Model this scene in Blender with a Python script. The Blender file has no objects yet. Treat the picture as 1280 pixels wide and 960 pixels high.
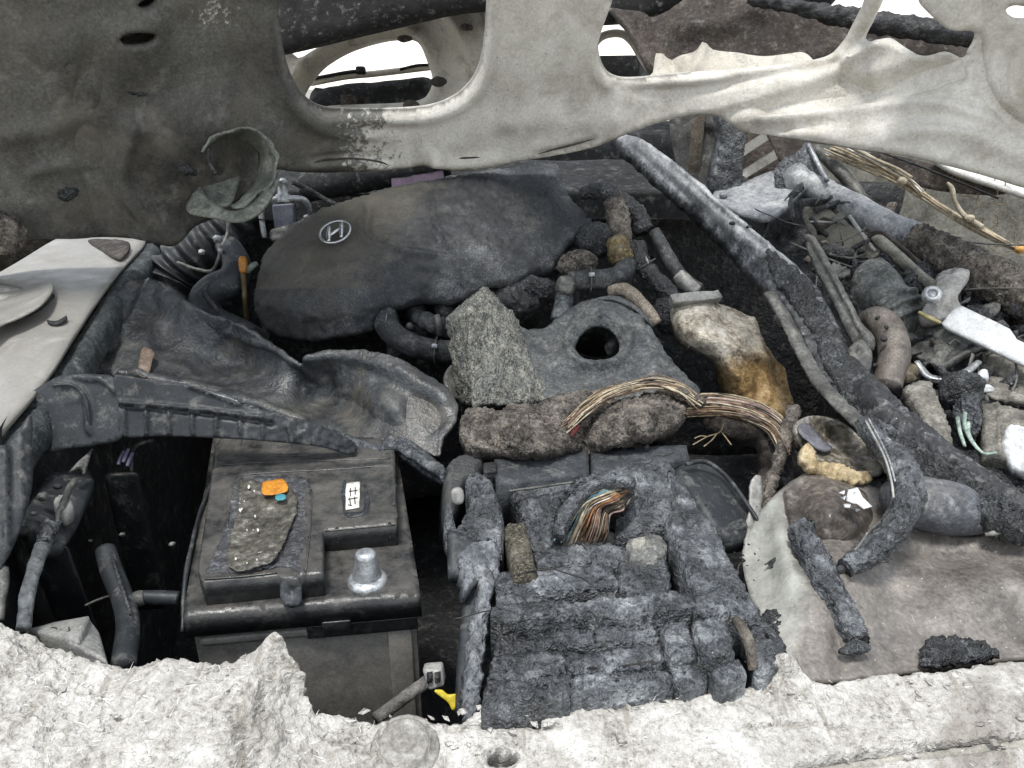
import bpy, bmesh, math, random
import numpy as np
from mathutils import Vector, Matrix
from mathutils.geometry import delaunay_2d_cdt

random.seed(7)
RNG = np.random.default_rng(11)
SC = bpy.context.scene

# ---------------------------------------------------------------- camera
CAM_Z, PITCH, FPX = 1.2, math.radians(22.5), 942.0
cam_d = bpy.data.cameras.new("camera")
cam_d.sensor_width = 36.0
cam_d.lens = 36.0 * FPX / 1280.0
cam_d.clip_start, cam_d.clip_end = 0.02, 500.0
cam = bpy.data.objects.new("camera", cam_d)
cam.location = (0, 0, CAM_Z)
cam.rotation_euler = (math.pi / 2 - PITCH, 0, 0)
SC.collection.objects.link(cam)
SC.camera = cam

# ---------------------------------------------------------------- sky, sun, exposure
SUN_EL, SUN_AZ = math.radians(77), math.radians(215)   # azimuth clockwise from +Y; the sun stands behind the photographer
world = bpy.data.worlds.new("World")
SC.world = world
world.use_nodes = True
wn, wl = world.node_tree.nodes, world.node_tree.links
wn.clear()
sky = wn.new("ShaderNodeTexSky")
sky.sky_type = 'NISHITA'
sky.sun_disc = False
sky.sun_elevation = SUN_EL
sky.sun_rotation = SUN_AZ
sky.air_density, sky.dust_density, sky.ozone_density = 1.4, 0.25, 1.0
hs = wn.new("ShaderNodeHueSaturation")          # thin high cloud: the blue is washed out
hs.inputs['Saturation'].default_value = 0.28
bg = wn.new("ShaderNodeBackground")
bg.inputs['Strength'].default_value = 0.15
wo = wn.new("ShaderNodeOutputWorld")
wl.new(sky.outputs[0], hs.inputs['Color'])
wl.new(hs.outputs[0], bg.inputs['Color'])
wl.new(bg.outputs[0], wo.inputs['Surface'])

sun_d = bpy.data.lights.new("sun", 'SUN')
sun_d.energy = 2.0
sun_d.angle = math.radians(12)
sun_d.color = (1.0, 0.97, 0.92)
sun = bpy.data.objects.new("sun", sun_d)
sv = Vector((math.sin(SUN_AZ) * math.cos(SUN_EL), math.cos(SUN_AZ) * math.cos(SUN_EL), math.sin(SUN_EL)))
sun.rotation_euler = sv.to_track_quat('Z', 'Y').to_euler()
sun.location = (0, -2, 6)
SC.collection.objects.link(sun)

SC.view_settings.view_transform = 'Standard'
SC.view_settings.look = 'None'
SC.view_settings.gamma = 1.0
SC.view_settings.use_curve_mapping = False
SC.view_settings.exposure = 0.88
SC.cycles.max_bounces = 4
SC.cycles.diffuse_bounces = 3
SC.cycles.glossy_bounces = 2
SC.cycles.use_adaptive_sampling = True
SC.cycles.adaptive_threshold = 0.025
SC.cycles.denoising_prefilter = 'NONE'

# ---------------------------------------------------------------- geometry helpers
CAM = np.array([0, 0, CAM_Z])
cp, sp_ = math.cos(PITCH), math.sin(PITCH)
FWD, UP, RIGHT = np.array([0, cp, -sp_]), np.array([0, sp_, cp]), np.array([1.0, 0, 0])

def rays(p):
    """directions with unit depth along the optical axis for photo coordinates (n,2)"""
    p = np.asarray(p, float).reshape(-1, 2)
    return FWD + np.outer((p[:, 0] - 640) / FPX, RIGHT) - np.outer((p[:, 1] - 480) / FPX, UP)

def depth_of(x, y, v, mode='y'):
    d = rays([(x, y)])[0]
    if mode == 'y': return v / d[1]
    if mode == 'z': return (v - CAM_Z) / d[2]
    return v

def P(x, y, v, mode='y'):
    """the place seen at (x, y) in the photograph that lies at distance Y = v (or height z = v)"""
    return CAM + rays([(x, y)])[0] * depth_of(x, y, v, mode)

def proj(p):
    q = np.asarray(p, float) - CAM
    t = q @ FWD
    return np.stack([640 + FPX * (q @ RIGHT) / t, 480 - FPX * (q @ UP) / t], -1), t

# --- numpy gradient noise
_perm = RNG.permutation(256); _perm = np.concatenate([_perm, _perm, _perm])
_grad = RNG.normal(size=(256, 3)); _grad /= np.linalg.norm(_grad, axis=1)[:, None]
def perlin(p):
    i = np.floor(p).astype(np.int64); f = p - i; i &= 255
    u = f * f * f * (f * (f * 6 - 15) + 10)
    out = 0.0
    for dx in (0, 1):
        for dy in (0, 1):
            for dz in (0, 1):
                h = _perm[_perm[_perm[i[:, 0] + dx] + i[:, 1] + dy] + i[:, 2] + dz]
                g = _grad[h]
                dot = g[:, 0] * (f[:, 0] - dx) + g[:, 1] * (f[:, 1] - dy) + g[:, 2] * (f[:, 2] - dz)
                w = (u[:, 0] if dx else 1 - u[:, 0]) * (u[:, 1] if dy else 1 - u[:, 1]) * (u[:, 2] if dz else 1 - u[:, 2])
                out = out + w * dot
    return out * 1.5
def fbm(p, scale, octv=3, seed=0.0, ridged=False):
    p = np.asarray(p) * scale + seed * 17.31 + 100.0
    a, s, out = 1.0, 0.0, 0.0
    for k in range(octv):
        n = perlin(p)
        out = out + a * (1 - 2 * np.abs(n) if ridged else n); s += a
        a *= 0.5; p = p * 2.03 + 5.7
    return out / s

def crom(pts, step=None, n=None, closed=False):
    """Catmull-Rom resampling of a polyline of any dimension"""
    pts = np.asarray(pts, float)
    if closed: q = np.concatenate([pts[-1:], pts, pts[:2]])
    else: q = np.concatenate([2 * pts[:1] - pts[1:2], pts, 2 * pts[-1:] - pts[-2:-1]])
    out = []
    for k in range(1, len(q) - 2):
        p0, p1, p2, p3 = q[k - 1:k + 3]
        m = n if n else max(1, int(round(np.linalg.norm((p2 - p1)[:2 if step else None]) / step)))
        t = np.linspace(0, 1, m, endpoint=False)[:, None]
        out.append(.5 * (2 * p1 + (p2 - p0) * t + (2 * p0 - 5 * p1 + 4 * p2 - p3) * t ** 2 + (3 * p1 - p0 - 3 * p2 + p3) * t ** 3))
    if not closed: out.append(pts[-1:])
    return np.concatenate(out)
def lin(pts, step, closed=True):
    pts = np.asarray(pts, float)
    q = np.concatenate([pts, pts[:1]]) if closed else pts
    out = []
    for a, b in zip(q[:-1], q[1:]):
        m = max(1, int(round(np.linalg.norm((b - a)[:2]) / step)))
        out.append(a + (b - a) * np.linspace(0, 1, m, endpoint=False)[:, None])
    if not closed: out.append(pts[-1:])
    return np.concatenate(out)
def inside(p, poly):
    order = np.argsort(p[:, 1]); ys = p[order, 1]; r = np.zeros(len(p), np.int32)
    a = np.asarray(poly); b = np.roll(a, -1, 0)
    for (x0, y0), (x1, y1) in zip(a, b):
        if y0 == y1: continue
        i0, i1 = np.searchsorted(ys, min(y0, y1), 'right'), np.searchsorted(ys, max(y0, y1), 'right')
        if i0 == i1: continue
        k = order[i0:i1]
        r[k] += p[k, 0] < (x1 - x0) * (p[k, 1] - y0) / (y1 - y0) + x0
    return (r & 1).astype(bool)
def seg_dist(p, poly, closed=True, cut=60.0):
    """distance to a polyline, exact up to `cut` and clamped there"""
    poly = np.asarray(poly, float)
    a = poly; b = np.roll(poly, -1, 0)
    if not closed: a, b = poly[:-1], poly[1:]
    d = np.full(len(p), cut)
    order = np.argsort(p[:, 0]); px = p[order, 0]
    for k in range(0, len(a), 6):
        A, B = a[k:k + 6], b[k:k + 6]
        lo = np.minimum(A.min(0), B.min(0)) - cut; hi = np.maximum(A.max(0), B.max(0)) + cut
        i0, i1 = np.searchsorted(px, lo[0]), np.searchsorted(px, hi[0])
        idx = order[i0:i1]; y = p[idx, 1]; idx = idx[(y > lo[1]) & (y < hi[1])]
        if not len(idx): continue
        q = p[idx]; dd = d[idx]
        for s, e in zip(A, B):
            v = e - s; L = max(v @ v, 1e-12); r = q - s
            t = np.clip((r @ v) / L, 0, 1)
            dd = np.minimum(dd, np.hypot(r[:, 0] - t * v[0], r[:, 1] - t * v[1]))
        d[idx] = dd
    return d
def tps(ctrl, mode='y'):
    """smooth surface through control places; planes stay planes because 1/depth is what is interpolated"""
    xy = np.array([c[:2] for c in ctrl], float) / 500
    w = np.array([1 / depth_of(c[0], c[1], c[2], c[3] if len(c) > 3 else mode) for c in ctrl])
    n = len(xy)
    if n == 1: return lambda p: np.full(len(p), w[0])
    if n < 4:
        A = np.c_[np.ones(n), xy]; k = np.linalg.lstsq(A, w, rcond=None)[0]
        return lambda p: np.c_[np.ones(len(p)), p / 500] @ k
    def U(r): return np.where(r > 1e-9, r * r * np.log(np.maximum(r, 1e-9)), 0)
    K = U(np.linalg.norm(xy[:, None] - xy[None], axis=2)) + np.eye(n) * 1e-4
    A = np.c_[np.ones(n), xy]
    S = np.block([[K, A], [A.T, np.zeros((3, 3))]])
    k = np.linalg.solve(S, np.r_[w, 0, 0, 0])
    def f(p):
        q = np.asarray(p) / 500
        r = np.linalg.norm(q[:, None] - xy[None], axis=2)
        return U(r) @ k[:n] + np.c_[np.ones(len(q)), q] @ k[n:]
    return f

class Geo:
    def __init__(s, v, f, burn=None): s.v, s.f, s.burn = np.asarray(v, float), f, burn
def merge(gs):
    v, f, b, o = [], [], [], 0
    for g in gs:
        v.append(g.v); f += [tuple(i + o for i in q) for q in g.f]; o += len(g.v)
        b.append(g.burn if g.burn is not None else np.zeros(len(g.v)))
    return Geo(np.concatenate(v), f, np.concatenate(b))

def tri_normals(v, tri):
    n = np.cross(v[tri[:, 1]] - v[tri[:, 0]], v[tri[:, 2]] - v[tri[:, 0]])
    vn = np.zeros_like(v)
    for k in range(3): np.add.at(vn, tri[:, k], n)
    return vn / np.maximum(np.linalg.norm(vn, axis=1), 1e-12)[:, None]

def sheet(outline, ctrl, holes=(), sp=5, thick=.004, noise=(), ridges=(), rnd=0, rdep=None, smooth=True, ragged=0,
          burn=None, lip=None, mode='y', ext=None, hsmooth=True, seed=0, fn=None, bumps=(), shrink=0):
    """a panel with an outline and openings, bent over control places in space, with real thickness.
    ridges: (polyline, height m, width px); lip: (height, width px) round every opening; rnd: rounded rim (px) of depth rdep;
    ext: extrusion vector instead of thickness along the normal; bumps: (x, y, rx, ry, height)"""
    o = (crom(outline, step=sp, closed=True) if smooth else lin(outline, sp))
    if shrink:
        nrm = np.roll(o, -1, 0) - np.roll(o, 1, 0); nrm = np.c_[-nrm[:, 1], nrm[:, 0]]
        nrm /= np.maximum(np.linalg.norm(nrm, axis=1), 1e-9)[:, None]
        if inside((o + nrm * .5), o).mean() < .5: nrm = -nrm
        o = o + nrm * shrink
    if ragged:
        nrm = np.roll(o, -1, 0) - np.roll(o, 1, 0); nrm = np.c_[-nrm[:, 1], nrm[:, 0]]
        nrm /= np.maximum(np.linalg.norm(nrm, axis=1), 1e-9)[:, None]
        k = np.c_[o, np.full(len(o), seed * 3.3 + 1.1)]
        o = o + nrm * (ragged * (fbm(k, 1 / 14, 3, seed) * 1.5 + .5 * fbm(k, 1 / 4, 1, seed)))[:, None]
    hs_ = [crom(h, step=sp, closed=True) if hsmooth else lin(h, sp) for h in holes]
    lo, hi = o.min(0), o.max(0)
    gx = np.arange(lo[0], hi[0], sp); gy = np.arange(lo[1], hi[1], sp * .87)
    X, Y = np.meshgrid(gx, gy); X[1::2] += sp / 2
    rg = np.random.default_rng(5 + seed)
    g = np.c_[X.ravel(), Y.ravel()] + rg.uniform(-.16, .16, (X.size, 2)) * sp
    g = g[inside(g, o)]
    for h in hs_: g = g[~inside(g, h)]
    de = seg_dist(g, o, True, sp)
    for h in hs_: de = np.minimum(de, seg_dist(g, h, True, sp))
    g = g[de > sp * .55]
    pts = [o] + hs_ + [g]
    edges, off = [], 0
    for c in [o] + hs_:
        m = len(c); edges += [(off + i, off + (i + 1) % m) for i in range(m)]; off += m
    allp = np.concatenate(pts)
    r = delaunay_2d_cdt([Vector(p) for p in allp], edges, [], 0, 1e-5)
    p = np.array([tuple(v) for v in r[0]]); tri = np.array([t for t in r[2] if len(t) == 3])
    c = p[tri].mean(1); keep = inside(c, o)
    for h in hs_: keep &= ~inside(c, h)
    tri = tri[keep]
    used = np.unique(tri); re = np.full(len(p), -1); re[used] = np.arange(len(used)); p = p[used]; tri = re[tri]
    w = tps(ctrl, mode)(p); t = 1 / w
    v = CAM + rays(p) * t[:, None]
    # wind every triangle to face the camera
    n = np.cross(v[tri[:, 1]] - v[tri[:, 0]], v[tri[:, 2]] - v[tri[:, 0]])
    fl = (n * (CAM - v[tri[:, 0]])).sum(1) < 0
    tri[fl] = tri[fl][:, ::-1]
    vn = tri_normals(v, tri)
    v0 = v.copy()
    disp = np.zeros(len(p))
    dedge = seg_dist(p, o, True, max(rnd, 12) * 1.1)
    for h in hs_: dedge = np.minimum(dedge, seg_dist(p, h, True, max(rnd, 12) * 1.1))
    for nz in noise:
        a, s = nz[0], nz[1]
        disp += a * fbm(v0, s, nz[2] if len(nz) > 2 else 3, seed, ridged=len(nz) > 3)
    for rl, a, wd in ridges:
        q = crom(rl, step=8) if len(rl) > 2 else np.asarray(rl, float)
        if wd < 0: disp += a * np.exp(-seg_dist(p, q, False, -5 * wd) / -wd)
        else: disp += a * np.exp(-(seg_dist(p, q, False, 3.2 * wd) / wd) ** 2)
    for bx_, by_, rx, ry, a in bumps:
        disp += a * np.exp(-(((p[:, 0] - bx_) / rx) ** 2 + ((p[:, 1] - by_) / ry) ** 2))
    if lip and hs_:
        dh = np.full(len(p), 1e9)
        for h in hs_: dh = np.minimum(dh, seg_dist(p, h, True, 3 * lip[1]))
        disp += lip[0] * np.exp(-((dh - lip[1]) / (lip[1] * .55)) ** 2) - lip[0] * .6 * np.exp(-(dh / (lip[1] * .5)) ** 2)
    if fn is not None: disp += fn(p, v0)
    if rnd:
        rd = thick if rdep is None else rdep
        k = np.clip(1 - dedge / rnd, 0, 1)
        disp -= rd * (1 - np.sqrt(np.maximum(1 - k * k, 0)))
    v = v0 + vn * disp[:, None]
    if ext is not None: back = v0 + np.asarray(ext, float)
    else: back = v0 - vn * (thick + (rdep or 0 if rnd else 0))[:, None] if isinstance(thick, np.ndarray) else v0 - vn * (thick + ((rdep or thick) if rnd else 0))
    N = len(p)
    F = [tuple(q) for q in tri] + [(q[2] + N, q[1] + N, q[0] + N) for q in tri]
    ed = {}
    for a, b, c_ in tri:
        for e in ((a, b), (b, c_), (c_, a)): ed[e] = 1
    for (a, b) in ed:
        if (b, a) not in ed: F.append((b, a, a + N, b + N))
    bv = np.zeros(N) if burn is None else burn(p, dedge)
    return Geo(np.concatenate([v, back]), F, np.concatenate([bv, bv]))

def tube3(path, rad, n=10, noise=(), flat=1.0, flatdir=(0, 0, 1), seed=0, cap=True, twist=0, ring=None, burn=None):
    path = np.asarray(path, float); m = len(path)
    rad = np.broadcast_to(np.asarray(rad, float), (m,)).copy()
    if ring is not None:   # corrugation: (period in samples, relative height)
        rad *= 1 + ring[1] * np.sin(np.arange(m) * 2 * math.pi / ring[0])
    T = np.gradient(path, axis=0); T /= np.maximum(np.linalg.norm(T, axis=1), 1e-9)[:, None]
    up = np.asarray(flatdir, float)
    A = np.cross(T, up); bad = np.linalg.norm(A, axis=1) < 1e-3
    A[bad] = np.cross(T[bad], [1, .3, 0]); A /= np.linalg.norm(A, axis=1)[:, None]
    B = np.cross(A, T)
    ang = np.linspace(0, 2 * math.pi, n, endpoint=False)
    ca, sa = np.cos(ang), np.sin(ang)
    off = A[:, None] * ca[None, :, None] + B[:, None] * (sa * flat)[None, :, None]
    v = (path[:, None] + off * rad[:, None, None]).reshape(-1, 3)
    d = np.zeros(len(v))
    for nz in noise: d += nz[0] * fbm(v, nz[1], nz[2] if len(nz) > 2 else 3, seed, ridged=len(nz) > 3)
    o = off.reshape(-1, 3); o = o / np.maximum(np.linalg.norm(o, axis=1), 1e-9)[:, None]
    v = v + o * d[:, None]
    F = []
    for i in range(m - 1):
        for j in range(n):
            k = (j + 1) % n
            F.append((i * n + j, i * n + k, (i + 1) * n + k, (i + 1) * n + j))
    if cap:
        F.append(tuple(range(n))[::-1]); F.append(tuple((m - 1) * n + j for j in range(n)))
    b = None
    if burn is not None: b = np.repeat(np.interp(np.linspace(0, 1, m), np.linspace(0, 1, len(burn)), burn), n)
    return Geo(v, F, b)
def tube(pts, rpx, mode='y', sub=8, n=10, **k):
    """a hose or rod along photo points (x, y, Y or z); radii given in photo pixels, one or one per point"""
    w = np.array([P(p[0], p[1], p[2], p[3] if len(p) > 3 else mode) for p in pts])
    t = np.array([depth_of(p[0], p[1], p[2], p[3] if len(p) > 3 else mode) for p in pts])
    r = np.broadcast_to(np.asarray(rpx, float), (len(pts),)) * t / FPX
    if k.get('noise') and np.max(rpx) > 6:
        n = int(min(48, max(n, 2 * math.pi * np.max(rpx) / 2.8)))
        L = sum(math.hypot(a[0] - b[0], a[1] - b[1]) for a, b in zip(pts[:-1], pts[1:])) / (len(pts) - 1)
        sub = int(max(sub, L / 2.8))
    q = crom(np.c_[w, r], n=sub) if len(pts) > 2 else np.linspace(np.r_[w[0], r[0]], np.r_[w[1], r[1]], sub * 2)
    return tube3(q[:, :3], np.maximum(q[:, 3], 1e-4), n=n, **k)

def blob(c, ax, e=(1, 1), nu=40, nv=24, noise=(), seed=0):
    """superellipsoid: centre, three half-axis vectors, exponents (<1 is boxier)"""
    u = np.linspace(-math.pi, math.pi, nu, endpoint=False); w = np.linspace(-math.pi / 2, math.pi / 2, nv)
    f = lambda a, k: np.sign(a) * np.abs(a) ** k
    U, W = np.meshgrid(u, w)
    x = f(np.cos(W), e[0]) * f(np.cos(U), e[1]); y = f(np.cos(W), e[0]) * f(np.sin(U), e[1]); z = f(np.sin(W), e[0])
    ax = np.asarray(ax, float)
    q = np.stack([x.ravel(), y.ravel(), z.ravel()], 1)
    v = q @ ax
    nrm = v / np.maximum(np.linalg.norm(v, axis=1), 1e-9)[:, None]
    v = v + np.asarray(c, float)
    d = np.zeros(len(v))
    for nz in noise: d += nz[0] * fbm(v, nz[1], nz[2] if len(nz) > 2 else 3, seed, ridged=len(nz) > 3)
    v = v + nrm * d[:, None]
    F = []
    for i in range(nv - 1):
        for j in range(nu):
            k = (j + 1) % nu
            F.append((i * nu + j, i * nu + k, (i + 1) * nu + k, (i + 1) * nu + j))
    return Geo(v, F)
def pblob(x, y, val, rx, ry, rz, rot=0, mode='y', **k):
    """a lump at a photo place; rx, ry, rz in photo pixels (across, up, along the view)"""
    k.setdefault('nu', int(max(24, 2 * math.pi * max(rx, ry) / 3))); k.setdefault('nv', int(max(14, math.pi * max(rx, ry) / 3)))
    t = depth_of(x, y, val, mode); s = t / FPX
    c, n = math.cos(math.radians(rot)), math.sin(math.radians(rot))
    a = (RIGHT * c + UP * n) * rx * s; b = (-RIGHT * n + UP * c) * ry * s
    return blob(CAM + rays([(x, y)])[0] * t, [a, b, FWD * rz * s], **k)

def hull(corners, faces, sub=0, noise=(), bevel=0.0, seed=0):
    """a solid with flat sides from its corners; subdivided, then roughened"""
    bm = bmesh.new()
    vs = [bm.verts.new(tuple(c)) for c in corners]
    for f in faces: bm.faces.new([vs[i] for i in f])
    bmesh.ops.recalc_face_normals(bm, faces=bm.faces)
    if bevel: bmesh.ops.bevel(bm, geom=list(bm.edges), offset=bevel, segments=2, affect='EDGES', profile=.6)
    if sub:
        bmesh.ops.triangulate(bm, faces=[f for f in bm.faces if len(f.verts) > 4])
        for _ in range(sub): bmesh.ops.subdivide_edges(bm, edges=list(bm.edges), cuts=1, use_grid_fill=True)
    bm.normal_update(); bm.verts.ensure_lookup_table(); bm.verts.index_update()
    v = np.array([tuple(x.co) for x in bm.verts]); nn = np.array([tuple(x.normal) for x in bm.verts])
    F = [tuple(x.index for x in f.verts) for f in bm.faces]; bm.free()
    d = np.zeros(len(v))
    for nz in noise: d += nz[0] * fbm(v, nz[1], nz[2] if len(nz) > 2 else 3, seed, ridged=len(nz) > 3)
    return Geo(v + nn * d[:, None], F)
BOXF = [(0, 1, 2, 3), (7, 6, 5, 4), (0, 4, 5, 1), (1, 5, 6, 2), (2, 6, 7, 3), (3, 7, 4, 0)]
def slab(quad, drop, **k):
    """four top corners (world) and an extrusion vector"""
    q = [np.asarray(c, float) for c in quad]
    return hull(q + [c + np.asarray(drop, float) for c in q], BOXF, **k)
def abox(lo, hi, **k):
    (x0, y0, z0), (x1, y1, z1) = lo, hi
    return slab([(x0, y0, z1), (x1, y0, z1), (x1, y1, z1), (x0, y1, z1)], (0, 0, z0 - z1), **k)
def lathe(base, axis, prof, n=24, noise=(), seed=0):
    """profile [(radius, height)] turned about an axis from a base point"""
    axis = np.asarray(axis, float); axis /= np.linalg.norm(axis)
    a = np.cross(axis, [0.3, 1, .2]); a /= np.linalg.norm(a); b = np.cross(axis, a)
    ang = np.linspace(0, 2 * math.pi, n, endpoint=False); m = len(prof)
    v = np.concatenate([np.asarray(base) + axis * h + r * (np.outer(np.cos(ang), a) + np.outer(np.sin(ang), b)) for r, h in prof])
    F = [(i * n + j, i * n + (j + 1) % n, (i + 1) * n + (j + 1) % n, (i + 1) * n + j) for i in range(m - 1) for j in range(n)]
    F.append(tuple((m - 1) * n + j for j in range(n)))
    d = np.zeros(len(v))
    for nz in noise: d += nz[0] * fbm(v, nz[1], 3, seed)
    return Geo(v + d[:, None] * axis, F)

# ---------------------------------------------------------------- objects
def mesh_of(name, g, flatshade=False):
    me = bpy.data.meshes.new(name)
    me.from_pydata([tuple(x) for x in g.v], [], [tuple(int(i) for i in f) for f in g.f])
    if g.burn is not None:
        at = me.attributes.new("burn", 'FLOAT', 'POINT'); at.data.foreach_set("value", np.asarray(g.burn, np.float32))
    if not flatshade: me.polygons.foreach_set("use_smooth", [True] * len(me.polygons))
    me.update()
    return me
ROUGH = {}
def roughen(g, spec):
    f = np.array([t for q in g.f for t in [(q[0], q[i], q[i + 1]) for i in range(1, len(q) - 1)]])
    n = tri_normals(g.v, f); d = np.zeros(len(g.v))
    for a, sc, rd in spec: d += a * fbm(g.v, sc, 2, 3.0, ridged=rd)
    return Geo(g.v + n * d[:, None], g.f, g.burn)
def obj(name, g, mat, parent=None, label=None, cat=None, group=None, kind=None, sharp=None, flat=False):
    """links one mesh object; a top-level one gets its origin at its base"""
    if isinstance(g, list): g = merge(g)
    if mat.name in ROUGH and len(g.v) > 300: g = roughen(g, ROUGH[mat.name])
    if parent is None: o0 = np.r_[(g.v[:, :2].min(0) + g.v[:, :2].max(0)) / 2, g.v[:, 2].min()]
    else:
        o0 = np.zeros(3); q = parent
        while q is not None: o0 = o0 + np.array(q.location); q = q.parent
    me = mesh_of(name, Geo(g.v - o0, g.f, g.burn), flat)
    if sharp is not None:
        me.set_sharp_from_angle(angle=math.radians(sharp))
    o = bpy.data.objects.new(name, me)
    o.data.materials.append(mat)
    if parent is None: o.location = tuple(o0)
    else: o.parent = parent
    SC.collection.objects.link(o)
    if label: o['label'] = label
    if cat: o['category'] = cat
    if group: o['group'] = group
    if kind: o['kind'] = kind
    return o
def thing(name, label, cat, loc, group=None):
    o = bpy.data.objects.new(name, None); o.empty_display_size = .05
    o.location = tuple(float(c) for c in loc); SC.collection.objects.link(o)
    o['label'] = label; o['category'] = cat
    if group: o['group'] = group
    return o

# ---------------------------------------------------------------- materials
def srgb(h):
    h = h.lstrip('#'); c = [int(h[i:i + 2], 16) / 255 for i in (0, 2, 4)]
    return tuple((x / 12.92 if x <= .04045 else ((x + .055) / 1.055) ** 2.4) for x in c)
def ramp(nt, fac, stops):
    r = nt.nodes.new("ShaderNodeValToRGB")
    e = r.color_ramp.elements
    while len(e) < len(stops): e.new(.5)
    for q, (p, c) in zip(e, stops):
        q.position = p; c = srgb(c) if isinstance(c, str) else ((c,) * 3 if np.isscalar(c) else c)
        q.color = (*c, 1)
    nt.links.new(fac, r.inputs['Fac']); return r.outputs['Color']
def tex_noise(nt, co, scale, detail=6, rough=.6, dist=0.0):
    n = nt.nodes.new("ShaderNodeTexNoise"); n.inputs['Scale'].default_value = scale
    n.inputs['Detail'].default_value = detail; n.inputs['Roughness'].default_value = rough; n.inputs['Distortion'].default_value = dist
    nt.links.new(co, n.inputs['Vector']); return n.outputs['Fac']
def mixc(nt, fac, a, b):
    m = nt.nodes.new("ShaderNodeMix"); m.data_type = 'RGBA'
    for s, v in ((m.inputs['Factor'], fac), (m.inputs[6], a), (m.inputs[7], b)):
        if isinstance(v, bpy.types.NodeSocket): nt.links.new(v, s)
        elif s.type == 'RGBA': s.default_value = (*(srgb(v) if isinstance(v, str) else v), 1)
        else: s.default_value = v
    return m.outputs[2]
def mathn(nt, op, a, b=0.0, clamp=False):
    m = nt.nodes.new("ShaderNodeMath"); m.operation = op; m.use_clamp = clamp
    for s, v in zip(m.inputs, (a, b)):
        if isinstance(v, bpy.types.NodeSocket): nt.links.new(v, s)
        else: s.default_value = v
    return m.outputs[0]
MATS = {}
def mat(name, cols, scale=40, rough=.85, metal=0.0, bump=.5, bscale=400, bdist=.0015, speck=None, burn=None, stretch=None,
        detail=10, crack=None, stain=None, coat=0.0, spec=.4, fine=.4, dust=None, contrast=2.4, streak=None, soot=('#161514', .55), ashy=('#bdbab3', .30), pit=None, soot_scale=24):
    """cols: ramp stops over a coarse and a fine noise. speck: (colour, threshold, scale) flecks. burn: (ramp stops, scale, softness, spread)
    laid where the mesh's 'burn' mask says. crack: (scale, strength) cell relief. stain: (colour, threshold, scale) blots.
    dust: (colour, amount) settled on surfaces that face up. streak: (colour, threshold, scale) fine drawn-out marks."""
    if name in MATS: return MATS[name]
    m = bpy.data.materials.new(name); m.use_nodes = True; nt = m.node_tree; nt.nodes.clear()
    out = nt.nodes.new("ShaderNodeOutputMaterial"); b = nt.nodes.new("ShaderNodeBsdfPrincipled")
    nt.links.new(b.outputs[0], out.inputs['Surface'])
    tc = nt.nodes.new("ShaderNodeTexCoord"); co = tc.outputs['Object']
    if stretch:
        mp = nt.nodes.new("ShaderNodeMapping"); mp.inputs['Scale'].default_value = stretch
        nt.links.new(co, mp.inputs['Vector']); co = mp.outputs[0]
    h = tex_noise(nt, co, bscale, 3, .7)
    n1 = tex_noise(nt, co, scale, min(detail, 6), .68)
    mx = mathn(nt, 'ADD', mathn(nt, 'MULTIPLY', n1, 1 - fine), mathn(nt, 'MULTIPLY', h, fine))
    fac = mathn(nt, 'ADD', mathn(nt, 'MULTIPLY', mathn(nt, 'SUBTRACT', mx, .5), contrast), .5, True)
    col = ramp(nt, fac, cols)
    if stain:
        f = ramp(nt, tex_noise(nt, co, stain[2], 6, .7, .4), [(stain[1] - .08, 0.0), (stain[1] + .08, .85)])
        col = mixc(nt, f, col, stain[0])
    if burn:
        at = nt.nodes.new("ShaderNodeAttribute"); at.attribute_name = "burn"
        n2 = tex_noise(nt, co, burn[1], 6, .74)
        f = mathn(nt, 'ADD', at.outputs['Fac'], mathn(nt, 'MULTIPLY', mathn(nt, 'SUBTRACT', n2, .5), burn[3] if len(burn) > 3 else 1.6))
        f = ramp(nt, f, [(.5 - burn[2], 0.0), (.5 + burn[2], 1.0)])
        c2 = ramp(nt, fac, burn[0])
        col = mixc(nt, f, col, c2)
        f3 = ramp(nt, mathn(nt, 'MULTIPLY', mathn(nt, 'ADD', at.outputs['Fac'], mathn(nt, 'MULTIPLY', mathn(nt, 'SUBTRACT', n2, .5), .8)), .5), [(.56, 0.0), (.92, .85)])
        col = mixc(nt, f3, col, '#141311')
    if streak:
        mp2 = nt.nodes.new("ShaderNodeMapping"); mp2.inputs['Scale'].default_value = (1, .12, .25); mp2.inputs['Rotation'].default_value = (.3, .5, .7)
        nt.links.new(co, mp2.inputs['Vector'])
        f = ramp(nt, tex_noise(nt, mp2.outputs[0], streak[2], 4, .6), [(streak[1], 0.0), (streak[1] + .06, .8)])
        col = mixc(nt, f, col, streak[0])
    if ashy:
        f = ramp(nt, tex_noise(nt, co, soot_scale * 2.3, 6, .75), [(.54, 0.0), (.74, ashy[1])])
        col = mixc(nt, f, col, ashy[0])
    if soot:
        f = ramp(nt, tex_noise(nt, co, soot_scale, 6, .74, .25), [(.48, 0.0), (.70, soot[1])])
        col = mixc(nt, f, col, soot[0])
    if pit:
        pn = tex_noise(nt, co, pit[0], 2.5, .6)
        pm = ramp(nt, tex_noise(nt, co, 45, 4, .7), [(.4, .15), (.6, 1.0)])
        pf = mathn(nt, 'MULTIPLY', ramp(nt, pn, [(pit[1] - .05, pit[2]), (pit[1] + .05, 0.0)]), pm)
        col = mixc(nt, pf, col, '#0b0b0b')
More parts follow.
